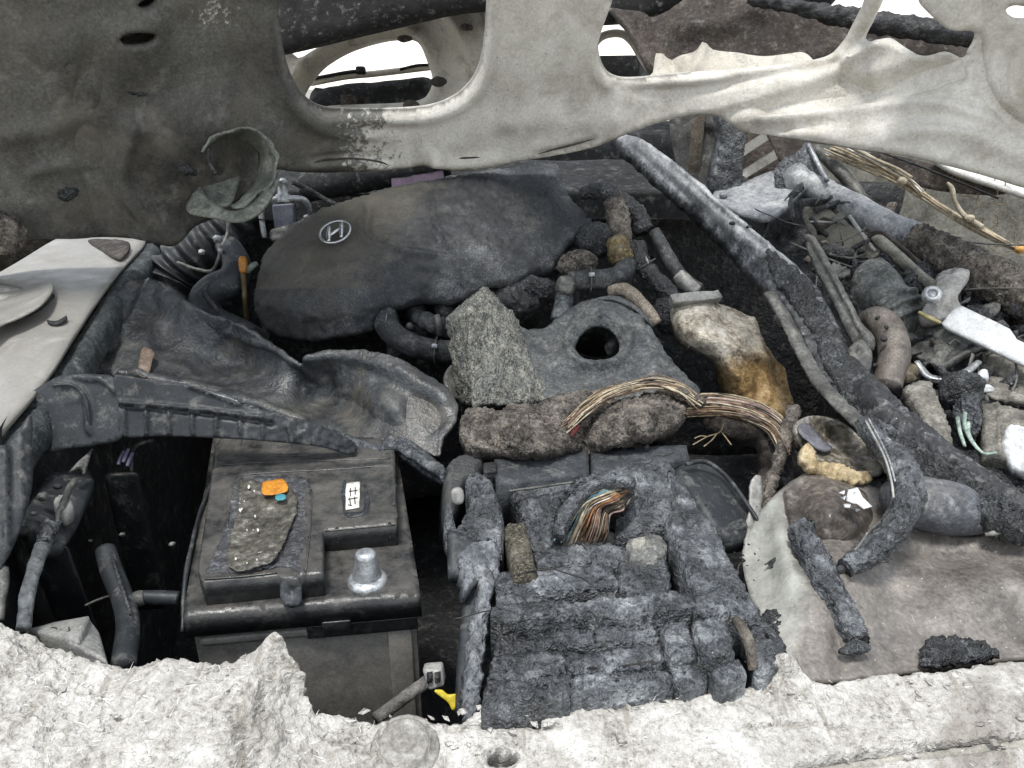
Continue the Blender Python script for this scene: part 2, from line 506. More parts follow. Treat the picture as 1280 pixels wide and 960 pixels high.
    if dust:
        ge = nt.nodes.new("ShaderNodeNewGeometry"); sx = nt.nodes.new("ShaderNodeSeparateXYZ"); nt.links.new(ge.outputs['Normal'], sx.inputs[0])
        up = ramp(nt, sx.outputs['Z'], [(.25, 0.0), (.95, 1.0)])
        f = mathn(nt, 'MULTIPLY', mathn(nt, 'MULTIPLY', up, ramp(nt, tex_noise(nt, co, 35, 6, .75), [(.36, 0.0), (.66, 1.0)])), dust[1])
        col = mixc(nt, f, col, dust[0])
    if speck:
        s = tex_noise(nt, co, speck[2], 3, .6)
        f = ramp(nt, s, [(speck[1], 0.0), (speck[1] + .05, 1.0)])
        col = mixc(nt, f, col, speck[0])
    nt.links.new(col, b.inputs['Base Color'])
    b.inputs['Metallic'].default_value = metal
    b.inputs['Specular IOR Level'].default_value = spec
    if coat: b.inputs['Coat Weight'].default_value = coat
    rr = ramp(nt, tex_noise(nt, co, scale * 2.2, 3, .7), [(.3, max(0, rough - .16)), (.7, min(1, rough + .12))])
    nt.links.new(rr, b.inputs['Roughness'])
    if bump:
        h = mathn(nt, 'ADD', h, mathn(nt, 'MULTIPLY', tex_noise(nt, co, bscale * .3, 3, .7), 2.2))
        if pit: h = mathn(nt, 'SUBTRACT', h, mathn(nt, 'MULTIPLY', pf, 1.5))
        if crack:
            vo = nt.nodes.new("ShaderNodeTexVoronoi"); vo.feature = 'DISTANCE_TO_EDGE'; vo.inputs['Scale'].default_value = crack[0]
            dn = nt.nodes.new("ShaderNodeVectorMath"); dn.operation = 'ADD'
            nn = nt.nodes.new("ShaderNodeTexNoise"); nn.inputs['Scale'].default_value = crack[0] * .7
            sc_ = nt.nodes.new("ShaderNodeVectorMath"); sc_.operation = 'SCALE'; sc_.inputs['Scale'].default_value = 1.6 / crack[0]
            nt.links.new(co, nn.inputs['Vector']); nt.links.new(nn.outputs['Color'], sc_.inputs[0])
            nt.links.new(co, dn.inputs[0]); nt.links.new(sc_.outputs[0], dn.inputs[1]); nt.links.new(dn.outputs[0], vo.inputs['Vector'])
            cr = ramp(nt, vo.outputs['Distance'], [(0.0, 0.0), (.16, 1.0)])
            h = mathn(nt, 'ADD', h, mathn(nt, 'MULTIPLY', cr, crack[1]))
        bp = nt.nodes.new("ShaderNodeBump"); bp.inputs['Strength'].default_value = bump; bp.inputs['Distance'].default_value = bdist
        nt.links.new(h, bp.inputs['Height']); nt.links.new(bp.outputs[0], b.inputs['Normal'])
    MATS[name] = m
    return m
# ---------------------------------------------------------------- palette
m_ground = mat("pale_dusty_ground", [(.3, '#8a857c'), (.7, '#b5b0a6')], 6, .95, bump=.6, bscale=90, bdist=.004)
m_black = mat("sooty_black_metal", [(.35, '#121314'), (.7, '#26282a')], 30, .9, bump=.4)
m_blackplastic = mat("black_plastic", [(.2, '#1c1e21'), (.55, '#2b2e31'), (.85, '#404447')], 25, .55, bump=.15, bscale=700, bdist=.0006)
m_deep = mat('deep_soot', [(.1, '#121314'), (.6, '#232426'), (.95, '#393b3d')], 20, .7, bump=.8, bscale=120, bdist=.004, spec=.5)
m_char = mat('charred_plastic', [(.05, '#141517'), (.3, '#2b2e31'), (.5, '#46494d'), (.7, '#6a6e72'), (.92, '#a6a9ab')], 26, .5, bump=1.0, bscale=240, bdist=.004, speck=('#d6d8d8', .73, 300), fine=.28, contrast=2.6, pit=(210, .36, .45), soot=('#0c0c0d', .7), soot_scale=22, ashy=('#a3a6a9', .6), spec=.75)
m_char2 = mat('crusted_brown_char', [(.05, '#262320'), (.35, '#4b4641'), (.55, '#6a645d'), (.78, '#8b847b')], 60, .95, bump=1.0, bscale=330, bdist=.003, speck=('#bcb2a4', .71, 420), fine=.3, contrast=2.4, pit=(300, .42, .6), soot=('#171513', .65), soot_scale=24, ashy=('#928a81', .4))
m_chardark = mat('dark_char', [(.05, '#0a0a0b'), (.4, '#1c1e20'), (.62, '#34373a'), (.88, '#6d7073')], 45, .55, bump=1.0, bscale=240, bdist=.004, speck=('#b9bbbb', .71, 420), fine=.4, contrast=2.8, pit=(300, .40, .6), soot=('#080809', .75), soot_scale=28, ashy=('#7f8183', .4), spec=.7)
m_melt = mat('melted_black_plastic', [(.1, '#16181a'), (.35, '#282b2e'), (.6, '#3b3e41'), (.85, '#5a5b59')], 18, .45, spec=.55, bump=.8, bscale=240, bdist=.0012, stain=('#5c564b', .64, 11), fine=.35, dust=('#6b675f', .25), speck=('#8f8d86', .72, 380), streak=('#6a6c6d', .63, 90), soot=('#121314', .8), soot_scale=16, ashy=('#85857f', .35))
m_melts = mat('shiny_melted_plastic', [(.1, '#1f2124'), (.5, '#43474b'), (.85, '#7d8082')], 40, .4, bump=1.0, bscale=200, bdist=.0022, fine=.45, speck=('#a5a7a8', .72, 400))
m_hood = mat('burnt_bonnet_metal', [(.08, '#8b857a'), (.3, '#afaba2'), (.55, '#c3c0b8'), (.85, '#d5d2cb')], 12, .6, bump=.5, bscale=300, bdist=.0006, soot=('#6e675b', .55), soot_scale=9, ashy=('#d3d1cb', .2),
             burn=([(.05, '#292827'), (.35, '#494845'), (.6, '#5d5c58'), (.9, '#7a7974')], 95, .08, 1.5), stain=('#968f81', .60, 11), speck=('#5d574d', .68, 330), fine=.4, contrast=2.2)
m_silver = mat('pale_wing_paint', [(.1, '#76746f'), (.5, '#878580'), (.85, '#979591')], 9, .5, bump=.2, bscale=300, bdist=.0005, stain=('#85817a', .6, 12), speck=('#5d594f', .72, 200), contrast=1.8, soot=('#5d5951', .3), soot_scale=14, ashy=('#b5b3ad', .4))
m_seal = mat("burnt_rubber_seal", [(.3, '#24292b'), (.55, '#3a4042'), (.8, '#565b5a')], 50, .85, bump=.8, bscale=320, bdist=.0015)
m_cover = mat('engine_cover_plastic', [(.1, '#33322e'), (.5, '#45433d'), (.85, '#575349')], 10, .68, bump=.25, bscale=400, bdist=.0005, soot=('#1b1b1a', .5), soot_scale=9, ashy=('#6f6b60', .3),
              burn=([(.05, '#0c0d0e'), (.4, '#202326'), (.6, '#37393c'), (.85, '#6d7072')], 60, .2, 1.1), speck=('#94948f', .72, 380), pit=(300, .36, .5))
m_battery = mat('dusty_sheened_battery_plastic', [(.1, '#131416'), (.45, '#1f2123'), (.75, '#323332'), (.9, '#484743')], 20, .42, bump=.5, bscale=360, bdist=.0006, speck=('#96928c', .72, 330), dust=('#66635e', .7), fine=.3, soot=('#0e0f10', .5), soot_scale=20, ashy=('#85827c', .3), spec=.5)  # settled dust, heightened on top faces to paint in the sky's sheen
m_batside = mat("bounce_lit_case_plastic", [(.1, '#62615e'), (.5, '#7d7b76'), (.9, '#97938b')], 14, .6, bump=.2, bscale=420, bdist=.0005)  # black case coloured pale to stand in for bounce off the ash
m_batpit = mat("battery_recess_plastic", [(.3, '#222428'), (.6, '#2f3236'), (.85, '#474a4d')], 30, .5, bump=.4, bscale=300, bdist=.001)
m_labelburn = mat("scorched_label", [(.1, '#2e2d29'), (.45, '#48463f'), (.7, '#625f57'), (.92, '#97958f')], 50, .45, bump=.5, bscale=200, bdist=.0015, speck=('#c9c9c6', .69, 120))
m_orange = mat("orange_label", [(.3, '#9d6418'), (.7, '#c5862c')], 60, .6, bump=.4, soot=None, ashy=None)
m_teal = mat("teal_label", [(.3, '#2f7480'), (.7, '#4a929b')], 60, .6, bump=.3, soot=None, ashy=None)
m_whitelabel = mat("white_label", [(.3, '#b9b7b0'), (.7, '#dcdad3')], 90, .7, bump=.3, soot=None, ashy=None)
m_ink = mat("label_ink", [(.3, '#2c2b29'), (.7, '#3c3a38')], 60, .7, bump=0, soot=None, ashy=None)
m_lead = mat("lead_post", [(.3, '#9a9da0'), (.7, '#c3c6c8')], 80, .42, metal=.7, bump=.4, bscale=200, bdist=.001, soot=None, ashy=None)
m_chrome = mat("chrome", [(.3, '#9a9d9e'), (.7, '#c4c6c6')], 60, .34, metal=1.0, bump=.1, soot=None, ashy=None)
m_steel = mat("dull_steel", [(.3, '#7b7f82'), (.55, '#a3a6a8'), (.8, '#c6c8c8')], 60, .45, metal=.5, bump=.4, bscale=250)
m_alu = mat("oil_stained_aluminium", [(.22, '#5d564a'), (.42, '#948c7d'), (.6, '#b7b1a4'), (.8, '#d6d3c9')], 26, .6, metal=.15, bump=.6, bscale=180, bdist=.002,
            burn=([(.3, '#6b5434'), (.5, '#94794e'), (.7, '#b39a70')], 22, .25, 1.2), speck=('#2b2823', .7, 160))
m_ash = mat('white_ash_crust', [(.02, '#57524c'), (.2, '#87837c'), (.42, '#aaa7a1'), (.7, '#c0beb9'), (.95, '#d6d5d2')], 26, .95, bump=.9, bscale=260, bdist=.003, stain=('#8f8a82', .58, 13), speck=('#5f5a52', .70, 260), fine=.45, contrast=2.8, soot=('#6e6962', .7), soot_scale=12, ashy=('#e2e1de', .6), streak=('#8a857d', .60, 120))
m_fibre = mat('glass_fibre_strand', [(.3, '#d8d5cf'), (.7, '#efeeea')], 60, .9, bump=0, soot=None)
m_whitebar = mat("whitened_bumper_edge", [(.3, '#d8d6d0'), (.7, '#efeeea')], 20, .85, bump=.5, bscale=200, bdist=.0015, speck=('#9b968c', .7, 150))
m_greystrip = mat("weathered_grey_strip", [(.3, '#8f8c84'), (.7, '#b4b1a8')], 40, .85, bump=.5)
m_apron = mat('heat_greyed_panel', [(.03, '#2c2a28'), (.2, '#4c4844'), (.4, '#69645f'), (.58, '#7d7872'), (.75, '#8f8981'), (.93, '#ada69a')], 16, .45, bump=.4, bscale=300, bdist=.0006, soot=('#2a2826', .5), soot_scale=9, ashy=('#b8b3aa', .5), spec=.5,
              burn=([(.1, '#85867f'), (.5, '#a9aaa3'), (.9, '#c0c1ba')], 30, .34, 1.1), stain=('#3d3935', .60, 14), speck=('#d0ccc3', .69, 380), streak=('#aaa59c', .62, 60), fine=.35, contrast=2.2, metal=.1)
m_dome = mat("browned_lamp_shell", [(.1, '#2f2b29'), (.45, '#4c4743'), (.7, '#665f59'), (.92, '#857c73')], 14, .35, bump=.4, bscale=220, bdist=.0012, stain=('#a19685', .68, 20))
m_cream = mat("scorched_cream_foam", [(.05, '#4d4030'), (.3, '#8f7c5c'), (.6, '#b5a482'), (.9, '#cfc3a6')], 45, .8, soot_scale=50, bump=.8, bscale=250, bdist=.002)
m_rail = mat('scorched_rail', [(.15, '#5e6063'), (.4, '#85878a'), (.65, '#a2a4a5'), (.9, '#c4c5c5')], 24, .55, metal=.15, bump=.6, bscale=260, bdist=.001, soot=('#232426', .7), soot_scale=26, ashy=('#cfd0d0', .4),
             burn=([(.05, '#0f1012'), (.35, '#282a2d'), (.55, '#42454a'), (.74, '#63666b'), (.92, '#94979b')], 45, .15, 1.2), speck=('#cfd1d3', .70, 360), fine=.35, contrast=2.6, spec=.6)
m_greymetal = mat("grey_burnt_metal", [(.1, '#323332'), (.5, '#5a5a57'), (.9, '#85847e')], 35, .6, metal=.25, bump=.5, bscale=260, bdist=.0012, speck=('#b9b7b0', .71, 300))
m_palemetal = mat("pale_burnt_metal", [(.1, '#6b6a67'), (.5, '#94938f'), (.9, '#b5b4b0')], 40, .6, metal=.15, bump=.5, bscale=260, bdist=.001, speck=('#55524e', .7, 180))
m_whiteplate = mat('whitened_plate', [(.15, '#a9abac'), (.5, '#c3c5c6'), (.85, '#d9dbdc')], 30, .65, bump=.5, speck=('#6b6b6a', .70, 200), soot=('#76746f', .45), soot_scale=30)
m_tan = mat("tan_wire_strip", [(.2, '#857a66'), (.55, '#a39a86'), (.85, '#bdb5a3')], 60, .8, bump=.4)
m_rust = mat("rust_soot_panel", [(.1, '#1f1c1a'), (.45, '#38322e'), (.65, '#4b443e'), (.9, '#6b645b')], 12, .9, bump=.6, bscale=120, bdist=.003, speck=('#1b1815', .66, 90))
m_pillar = mat("beige_pillar_paint", [(.3, '#a59f92'), (.55, '#bdb8ac'), (.8, '#cdc9be')], 6, .7, bump=.15, stain=('#6d6458', .68, 14))
m_dooringrey = mat("dusty_grey_panel", [(.25, '#6c6b64'), (.5, '#85837a'), (.75, '#9c9a90')], 14, .9, bump=.5, bscale=200, bdist=.001, speck=('#c2bca9', .69, 260))
m_purple = mat("purple_plastic", [(.3, '#4f434f'), (.7, '#65566a')], 30, .8, bump=.1, soot=None, ashy=None)
m_yellow = mat("yellow_tab", [(.3, '#b9a62a'), (.7, '#d8c640')], 60, .55, bump=.2, soot=None, ashy=None)
m_amber = mat("amber_dipstick", [(.3, '#835416'), (.7, '#a67022')], 60, .5, bump=.2, soot=None, ashy=None)
m_gunk = mat("mustard_crust", [(.1, '#2c2820'), (.5, '#5a4f38'), (.85, '#8d7c55')], 120, .9, bump=1.0, bscale=300, bdist=.002)
m_hose = mat("sooty_rubber_hose", [(.3, '#1f2123'), (.55, '#37393b'), (.8, '#5b5c5b')], 50, .75, bump=.6, bscale=300, bdist=.0012, speck=('#a5a5a2', .72, 330))
m_fins = mat("chalky_fin_block", [(.05, '#3d3b37'), (.5, '#716e67'), (.9, '#a29e94')], 60, .9, bump=.8, bscale=320, bdist=.002, speck=('#54504a', .66, 380))
WIRE = {k: mat("wire_" + k, [(.3, a), (.7, b)], 120, .6, bump=.3, bscale=300, bdist=.0005, soot=('#1d1a17', .8), soot_scale=70, ashy=None) for k, a, b in
        (("cream", '#a0937c', '#c2b8a3'), ("tan", '#7a6c55', '#9d8e75'), ("pink", '#7d635c', '#97807a'), ("copper", '#7d5233', '#a3764c'),
         ("teal", '#4e6f78', '#7da0a6'), ("white", '#b9b7b0', '#e0ded8'), ("orange", '#8f4f20', '#b9713a'), ("black", '#1c1b1a', '#37332f'), ("brown", '#4c3a2c', '#77604a'), ("green", '#7d9085', '#b0c0b4'))}
m_sooted = mat("blackened_lining", [(.3, '#080808'), (.7, '#151413')], 8, .95, bump=.4, bscale=60, bdist=.005)

ROUGH.update({'charred_plastic': ((.0018, 170, True), (.0014, 420, False)), 'crusted_brown_char': ((.0022, 240, True), (.0018, 480, False)), 'dark_char': ((.0028, 160, True), (.0016, 420, False)),
              'crusted_grey_green_char': ((.0022, 260, True), (.0016, 480, False)), 'scorched_rail': ((.0005, 200, False),), 'grey_burnt_metal': ((.0012, 120, False), (.0006, 380, False)), 'pale_burnt_metal': ((.0010, 140, False),),
              'engine_cover_plastic': ((.0005, 200, False),), 'chalky_fin_block': ((.0012, 300, False),), 'white_ash_crust': ((.0009, 300, False),), 'heat_greyed_panel': ((.0006, 260, False),), 'melted_grey_tub': ((.0014, 160, False), (.0008, 420, False))})
# ---------------------------------------------------------------- setting
g = hull([(-60, -60, 0), (60, -60, 0), (60, 60, 0), (-60, 60, 0), (-60, -60, -.2), (60, -60, -.2), (60, 60, -.2), (-60, 60, -.2)], BOXF)
obj("ground", g, m_ground, kind="structure")

# ---------------------------------------------------------------- car shell: the walls of the bay and the cabin behind
body = thing("burnt_car", "burnt-out pale car body whose open bay and cabin surround all the parts", "car", (0, 1.2, 0))
obj("undertray", slab([(-.95, .2, .42), (.95, .2, .42), (.95, 1.5, .42), (-.95, 1.5, .42)], (0, 0, -.03), sub=4, noise=((.02, 9),)), m_deep, body)
obj("firewall", slab([(-.95, 1.48, 1.0), (.95, 1.48, 1.0), (.95, 1.52, 1.0), (-.95, 1.52, 1.0)], (0, 0, -.6), sub=4, noise=((.015, 8),)), m_deep, body)
obj("cowl_panel", slab([(-.9, 1.38, 1.0), (.45, 1.38, 1.0), (.45, 1.62, 1.03), (-.9, 1.62, 1.03)], (0, 0, -.05), sub=4, noise=((.012, 12),)), m_black, body)
# inner walls of the bay, left (following the wing edge) and right
for nm, pts in (("inner_wing", [(-.37, .40), (-.44, .62), (-.52, .98), (-.62, 1.5)]), ("inner_wing", [(.60, .40), (.62, .7), (.66, 1.0), (.66, 1.5)])):
    top = .93 if pts[0][0] < 0 else .72
    q = crom(np.array(pts), n=6); s = -1 if pts[0][0] < 0 else 1
    v, f = [], []
    for k, (x, y) in enumerate(q):
        for z in np.linspace(top, .42, 10): v.append((x, y, z))
        for z in np.linspace(top, .42, 10): v.append((x + s * .03, y, z))
    for k in range(len(q) - 1):
        for j in range(9):
            a = k * 20 + j; f.append((a, a + 1, a + 21, a + 20)); b = a + 10; f.append((b + 20, b + 21, b + 1, b))
    v = np.array(v); v[:, 0] += .012 * fbm(v, 10, 3)
    obj(nm, Geo(v, f), m_deep, body)
obj("front_panel", slab([(-.7, .30, .76), (.7, .30, .76), (.7, .36, .76), (-.7, .36, .76)], (0, 0, -.36), sub=3, noise=((.01, 10),)), m_deep, body)

obj("dash_panel", slab([(-.9, 1.78, 1.07), (.9, 1.78, 1.07), (.9, 1.95, 1.09), (-.9, 1.95, 1.09)], (0, 0, -.55), sub=4, noise=((.015, 9), (.006, 30))), m_black, body)
# cabin: roof lining, far side with its window opening, seats
obj("roof_lining", sheet([(200, -420), (1150, -420), (1060, -20), (900, -12), (800, 18), (700, 22), (600, 6), (480, 30), (330, 64), (250, 60)],
    [(300, 50, 1.9), (900, -10, 1.9), (300, -400, 2.3), (900, -400, 2.3), (640, 10, 1.95)], sp=24, thick=.03, noise=((.03, 4),)), m_sooted, body)
pil = sheet([(345, 60), (372, 72), (400, 62), (450, 42), (500, 18), (540, 4), (575, -14), (600, 10), (606, 30), (612, 66), (612, 150), (560, 162), (420, 152), (350, 150)],
    [(350, 60, 2.35), (600, 10, 2.15), (610, 150, 2.1), (380, 150, 2.3), (480, 60, 2.3)],
    holes=[[(372, 118), (385, 96), (402, 78), (430, 62), (462, 52), (495, 48), (518, 52), (530, 74), (537, 96), (534, 112), (520, 124), (470, 128), (420, 130), (385, 132)]],
    sp=7, thick=.05, lip=(.022, 12), noise=((.006, 8),), ridges=[([(560, 10), (585, 50), (600, 90)], .03, 9), ([(380, 84), (440, 58), (520, 34)], .02, 8)],
    burn=None)
pl = obj("rear_pillar", pil, m_pillar, body)
for x, y, r1, r2 in ((466, 28, 9, 4), (520, 22, 15, 5), (548, 102, 11, 6), (514, 132, 11, 7), (506, 48, 9, 4), (583, 34, 8, 4)):
    obj("trim_clip", pblob(x, y, 2.12 if x > 500 else 2.25, r1, r2, 6, noise=((.004, 60),)), m_rust, pl)
obj("window_sill", tube([(388, 104, 2.5), (430, 96, 2.5), (470, 92, 2.5), (538, 84, 2.5)], 4, sub=10), m_pillar, body)
obj("sill_trim", tube([(388, 99, 2.49), (430, 91, 2.49), (446, 89, 2.49)], 2.2, sub=8), m_black, body)
obj("sill_trim", tube([(500, 87, 2.49), (520, 82, 2.49), (538, 81, 2.49)], 1.8, sub=8), m_black, body)
obj("window_latch", pblob(451, 88, 2.48, 6, 4, 5, e=(.4, .4)), m_black, body)
# rear bench and front seats, blackened
for nm, a, b in (("rear_seat", (365, 104), (545, 200)), ):
    g = sheet([(384, 112), (400, 106), (440, 100), (470, 99), (500, 97), (534, 94), (540, 110), (540, 190), (384, 190)],
              [(390, 110, 2.45), (540, 100, 2.45), (460, 180, 2.4)], sp=9, thick=.12, noise=((.03, 9),), rnd=8, rdep=.03)
    obj(nm, g, m_black, body)
obj("seat_frame_post", slab([P(425, 118, 2.3), P(446, 118, 2.3), P(446, 118, 2.34), P(425, 118, 2.34)], (0, 0, -.25), sub=1), m_rust, body)
obj("seat_frame_post", slab([P(450, 121, 2.32), P(462, 121, 2.32), P(462, 121, 2.36), P(450, 121, 2.36)], (0, 0, -.25), sub=1), m_rust, body)
# behind the second opening: rusty door, lower far window
dr = sheet([(760, 10), (800, 14), (818, 22), (850, 4), (880, -20), (960, -4), (1010, 8), (1060, 16), (1120, 20), (1230, 36), (1230, 110), (1060, 110), (900, 120), (820, 100), (796, 60), (776, 28)],
    [(760, 20, 1.9), (1000, 0, 1.75), (1230, 30, 1.7), (800, 110, 1.8), (1200, 110, 1.6)], sp=7, thick=.03, noise=((.012, 9), (.005, 40)),
    ridges=[([(850, 40), (910, 30), (960, 2)], .02, 14), ([(776, 28), (796, 60), (818, 92)], .03, 6)])
obj("door_lining", dr, m_rust, body)
obj("door_top_trim", tube([(935, -2, 1.68), (1010, 12, 1.66), (1060, 22, 1.65), (1120, 32, 1.63), (1215, 44, 1.62)], [6, 9, 12, 13, 14], sub=14, n=14, noise=((.008, 60),)), m_deep, body)
obj("quarter_frame", tube([(735, 66, 2.3), (752, 46, 2.3), (775, 42, 2.3), (790, 52, 2.28), (806, 76, 2.25), (820, 95, 2.2)], [5, 5, 5, 5, 6, 6], sub=8), m_pillar, body)
obj("quarter_shelf", slab([P(735, 71, 2.6), P(800, 69, 2.6), P(815, 69, 2.75), P(735, 71, 2.75)], (0, 0, -.3), sub=2, noise=((.01, 12),)), m_black, body)
obj("quarter_panel", sheet([(820, 66), (828, 64), (846, 68), (872, 66), (884, 62), (900, 64), (960, 70), (1010, 68), (1010, 110), (812, 112), (816, 90)], [(820, 70, 1.6), (1000, 70, 1.5), (900, 110, 1.5)],
    sp=6, thick=.02, noise=((.008, 12),), ridges=[([(880, 62), (870, 90), (850, 100)], .02, 6), ([(836, 70), (850, 90), (860, 110)], -.02, 8)]), m_pillar, body)

# ---------------------------------------------------------------- bonnet, lifted, its skin burnt away and the inner frame left
hood = thing("bonnet", "buckled burnt bonnet raised over the engine, sooty left and whitened right", "car bonnet", P(640, 210, 1.15))
H1 = [(352, -300), (350, 20), (356, 62), (366, 96), (382, 122), (404, 136), (440, 139), (500, 138), (545, 132), (578, 114), (597, 86), (605, 45), (608, 0), (612, -300)]
H2 = [(772, -300), (768, 0), (756, 35), (750, 60), (756, 84), (770, 96), (795, 98), (850, 92), (920, 86), (985, 80), (1030, 72), (1052, 54), (1068, 26), (1081, -2), (1100, -300)]
H3 = [(1122, -300), (1104, -4), (1092, 24), (1080, 49), (1094, 52), (1110, 48), (1134, 62), (1158, 72), (1184, 66), (1204, 70), (1216, 41), (1190, 36), (1166, 14), (1152, -6), (1150, -300)]
HO = [ [(149, 47), (158, 41), (173, 39), (190, 41), (195, 46), (188, 53), (170, 56), (155, 55)], [(172, 6), (180, 0), (190, -3), (194, 0), (186, 8), (176, 10)],
       [(1256, 14), (1266, 8), (1282, 10), (1288, 17), (1280, 23), (1264, 22)] ]
OUT = [(-120, -560), (1400, -560), (1400, 262), (1330, 246), (1280, 235), (1240, 222), (1180, 205), (1130, 193), (1085, 186), (1040, 178), (1000, 173), (955, 166), (922, 161), (902, 147), (884, 143), (862, 144),
       (820, 155), (780, 170), (745, 184), (712, 192), (680, 198), (650, 203), (625, 208), (600, 213), (572, 214), (552, 211), (530, 208), (510, 211), (480, 214), (440, 216), (400, 217), (368, 216), (345, 214), (330, 236),
       (300, 262), (270, 274), (246, 284), (228, 300), (210, 306), (180, 303), (140, 300), (100, 301), (60, 301), (34, 303), (24, 314), (0, 320), (-60, 322), (-120, 322)]
def hood_burn(p, d):
    x, y = p.T
    b = np.interp(x, [0, 300, 345, 400, 470, 590], [1.15, 1.1, .95, .74, .42, 0.02])
    b = b - np.clip((y - 120) / 300, -.2, .15) * 0
    b = np.maximum(b, .62 * np.exp(-((seg_dist(p, np.array(H1[1:8], float), False) - 8) / 26) ** 2) * (x < 480))
    b += .75 * np.exp(-(((x - 250) / 90) ** 2 + ((y - 225) / 80) ** 2)) + .35 * np.exp(-(((x - 130) / 60) ** 2 + ((y - 130) / 60) ** 2)) + .3 * np.exp(-(((x - 60) / 80) ** 2 + ((y - 290) / 30) ** 2))
    b += .5 * np.exp(-((seg_dist(p, np.array(H1[1:8], float), False) - 14) / 9) ** 2) * (x < 420)
    b -= .55 * np.exp(-(((x - 270) / 60) ** 2 + ((y - 10) / 45) ** 2))
    return b
hctrl = [(640, 212, 1.15), (640, 60, 1.09), (640, -200, .98), (400, 215, 1.13), (400, -200, .96), (860, 145, 1.14), (900, -200, .98),
         (250, 280, 1.02), (100, 300, .97), (0, 320, .93), (100, 150, .93), (100, -200, .84), (0, -550, .7), (640, -550, .8), (1300, -550, .74),
         (1000, 172, 1.06), (1150, 197, 1.0), (1290, 236, .96), (1150, 100, 1.04), (1280, 0, .98), (1060, 80, 1.12), (1300, -300, .86), (250, 120, 1.0)]
ridg = [([(-40, 40), (120, 60), (300, -60)], .01, 30), ([(120, 70), (108, 160), (140, 290)], -.012, 26), ([(165, 160), (150, 220), (180, 270), (215, 300)], .012, 14),
        ([(180, 120), (240, 100), (300, 90)], -.008, 30), ([(0, 170), (60, 160), (110, 150)], .006, 14), ([(40, 215), (80, 206), (120, 212)], .005, 8), ([(320, -40), (330, 60), (352, 120), (400, 160), (470, 168)], .008, 8),
        ([(770, 110), (850, 112), (950, 98), (1040, 82)], -.009, 7), ([(640, -60), (644, 60), (634, 150)], .006, 12), ([(716, -60), (712, 60), (720, 130)], .006, 10),
        ([(1053, 97), (1090, 112), (1158, 86), (1205, 74)], -.018, 7), ([(1060, 84), (1110, 52)], .012, 9), ([(1110, 60), (1096, 104)], .01, 10),
        ([(930, 150), (990, 146), (1060, 140), (1150, 128), (1240, 150)], .008, 10), ([(940, 162), (1000, 158), (1060, 150)], -.007, 5), ([(1216, 42), (1222, 84), (1228, 110), (1260, 150), (1290, 166)], -.01, 8),
        ([(960, 136), (1040, 124), (1110, 118), (1200, 92)], -.012, 9), ([(1000, 165), (1100, 160), (1200, 170), (1290, 200)], .007, 14),
        ([(392, 206), (440, 203), (484, 206)], .009, 7), ([(392, 199), (440, 194), (486, 202)], -.008, 3.5), ([(544, 205), (580, 206), (618, 200)], .008, 9), ([(672, 194), (710, 186), (745, 176)], -.008, 3.5),
        ([(545, 196), (600, 160), (690, 150), (760, 150)], .005, 18), ([(440, 160), (520, 162)], -.004, 6)]
FOLD = np.array([(860, 150), (899, 141), (960, 127), (1010, 113), (1053, 97), (1074, 104), (1090, 112), (1124, 100), (1158, 86), (1190, 78), (1216, 60), (1224, 30), (1230, -20), (1232, -60)], float)
def hood_step(p, v):
    x, y = p.T
    fy = np.interp(x, FOLD[:11, 0], FOLD[:11, 1])
    s = 1 / (1 + np.exp(np.clip((y - fy) / 1.3, -30, 30)))
    k = np.interp(x, [855, 900, 1050, 1200, 1222, 1224], [0, .5, 1, 1, .4, 0])
    return .016 * s * k * (y > -40)
def cut_top(h, y0): return [(x, max(y, y0)) for x, y in h]
up = sheet([(-120, -560), (1400, -560), (1400, -26), (1152, -26), (1150, -420), (1122, -420), (1105, -26), (1084, -26), (1100, -420), (772, -420), (769, -26), (608, -26), (610, -420), (352, -420), (351, -26), (-120, -26)], [(x, y, v + .004) for x, y, v in hctrl], sp=18, thick=.0035, smooth=False, hsmooth=False, burn=hood_burn)
obj("upper_frame", up, m_hood, hood)
OUT = [(-120, -42), (320, -42)] + [(351, -42)] + H1[1:-1] + [(609, -42), (650, -42), (769, -42)] + H2[1:-1] + [(1088, -42), (1107, -42)] + H3[1:-1] + [(1151, -42), (1200, -42), (1400, -42)] + OUT[2:]
hg = sheet(OUT, hctrl, holes=HO, sp=4.6, rnd=4, rdep=.004, fn=hood_step, thick=.0035, noise=((.0016, 9), (.0006, 60), (.0003, 200)), ridges=ridg + [(H1[1:-1], -.006, 6), (H2[1:-1], -.006, 6), (np.array(H1[1:-1]) + (np.array(H1[1:-1]) - np.array([478, 20])) * .11, .006, 7), (np.array(H2[1:9]) + np.array([-10, 13]), .006, 6), ([(1222, 44), (1228, 90), (1246, 130), (1290, 168)], -.008, -4), ([(950, 152), (1040, 148), (1120, 136), (1200, 128)], .006, -6), ([(980, 160), (1080, 158), (1160, 146)], -.005, -5), ([(1100, 176), (1180, 164), (1240, 172)], .006, -8)], burn=hood_burn)
obj("inner_frame", hg, m_hood, hood, label="perforated inner frame of the bonnet, soot black at left and whitened by heat at right")
obj("outer_skin", sheet([(-120, -560), (346, -560), (344, 20), (350, 70), (364, 110), (392, 146), (430, 170), (380, 190), (330, 214), (250, 262), (200, 286), (100, 288), (-120, 300)],
    [(x, y, v + .03) for x, y, v in hctrl], sp=16, thick=.002, noise=((.004, 10),)), m_rust, hood)
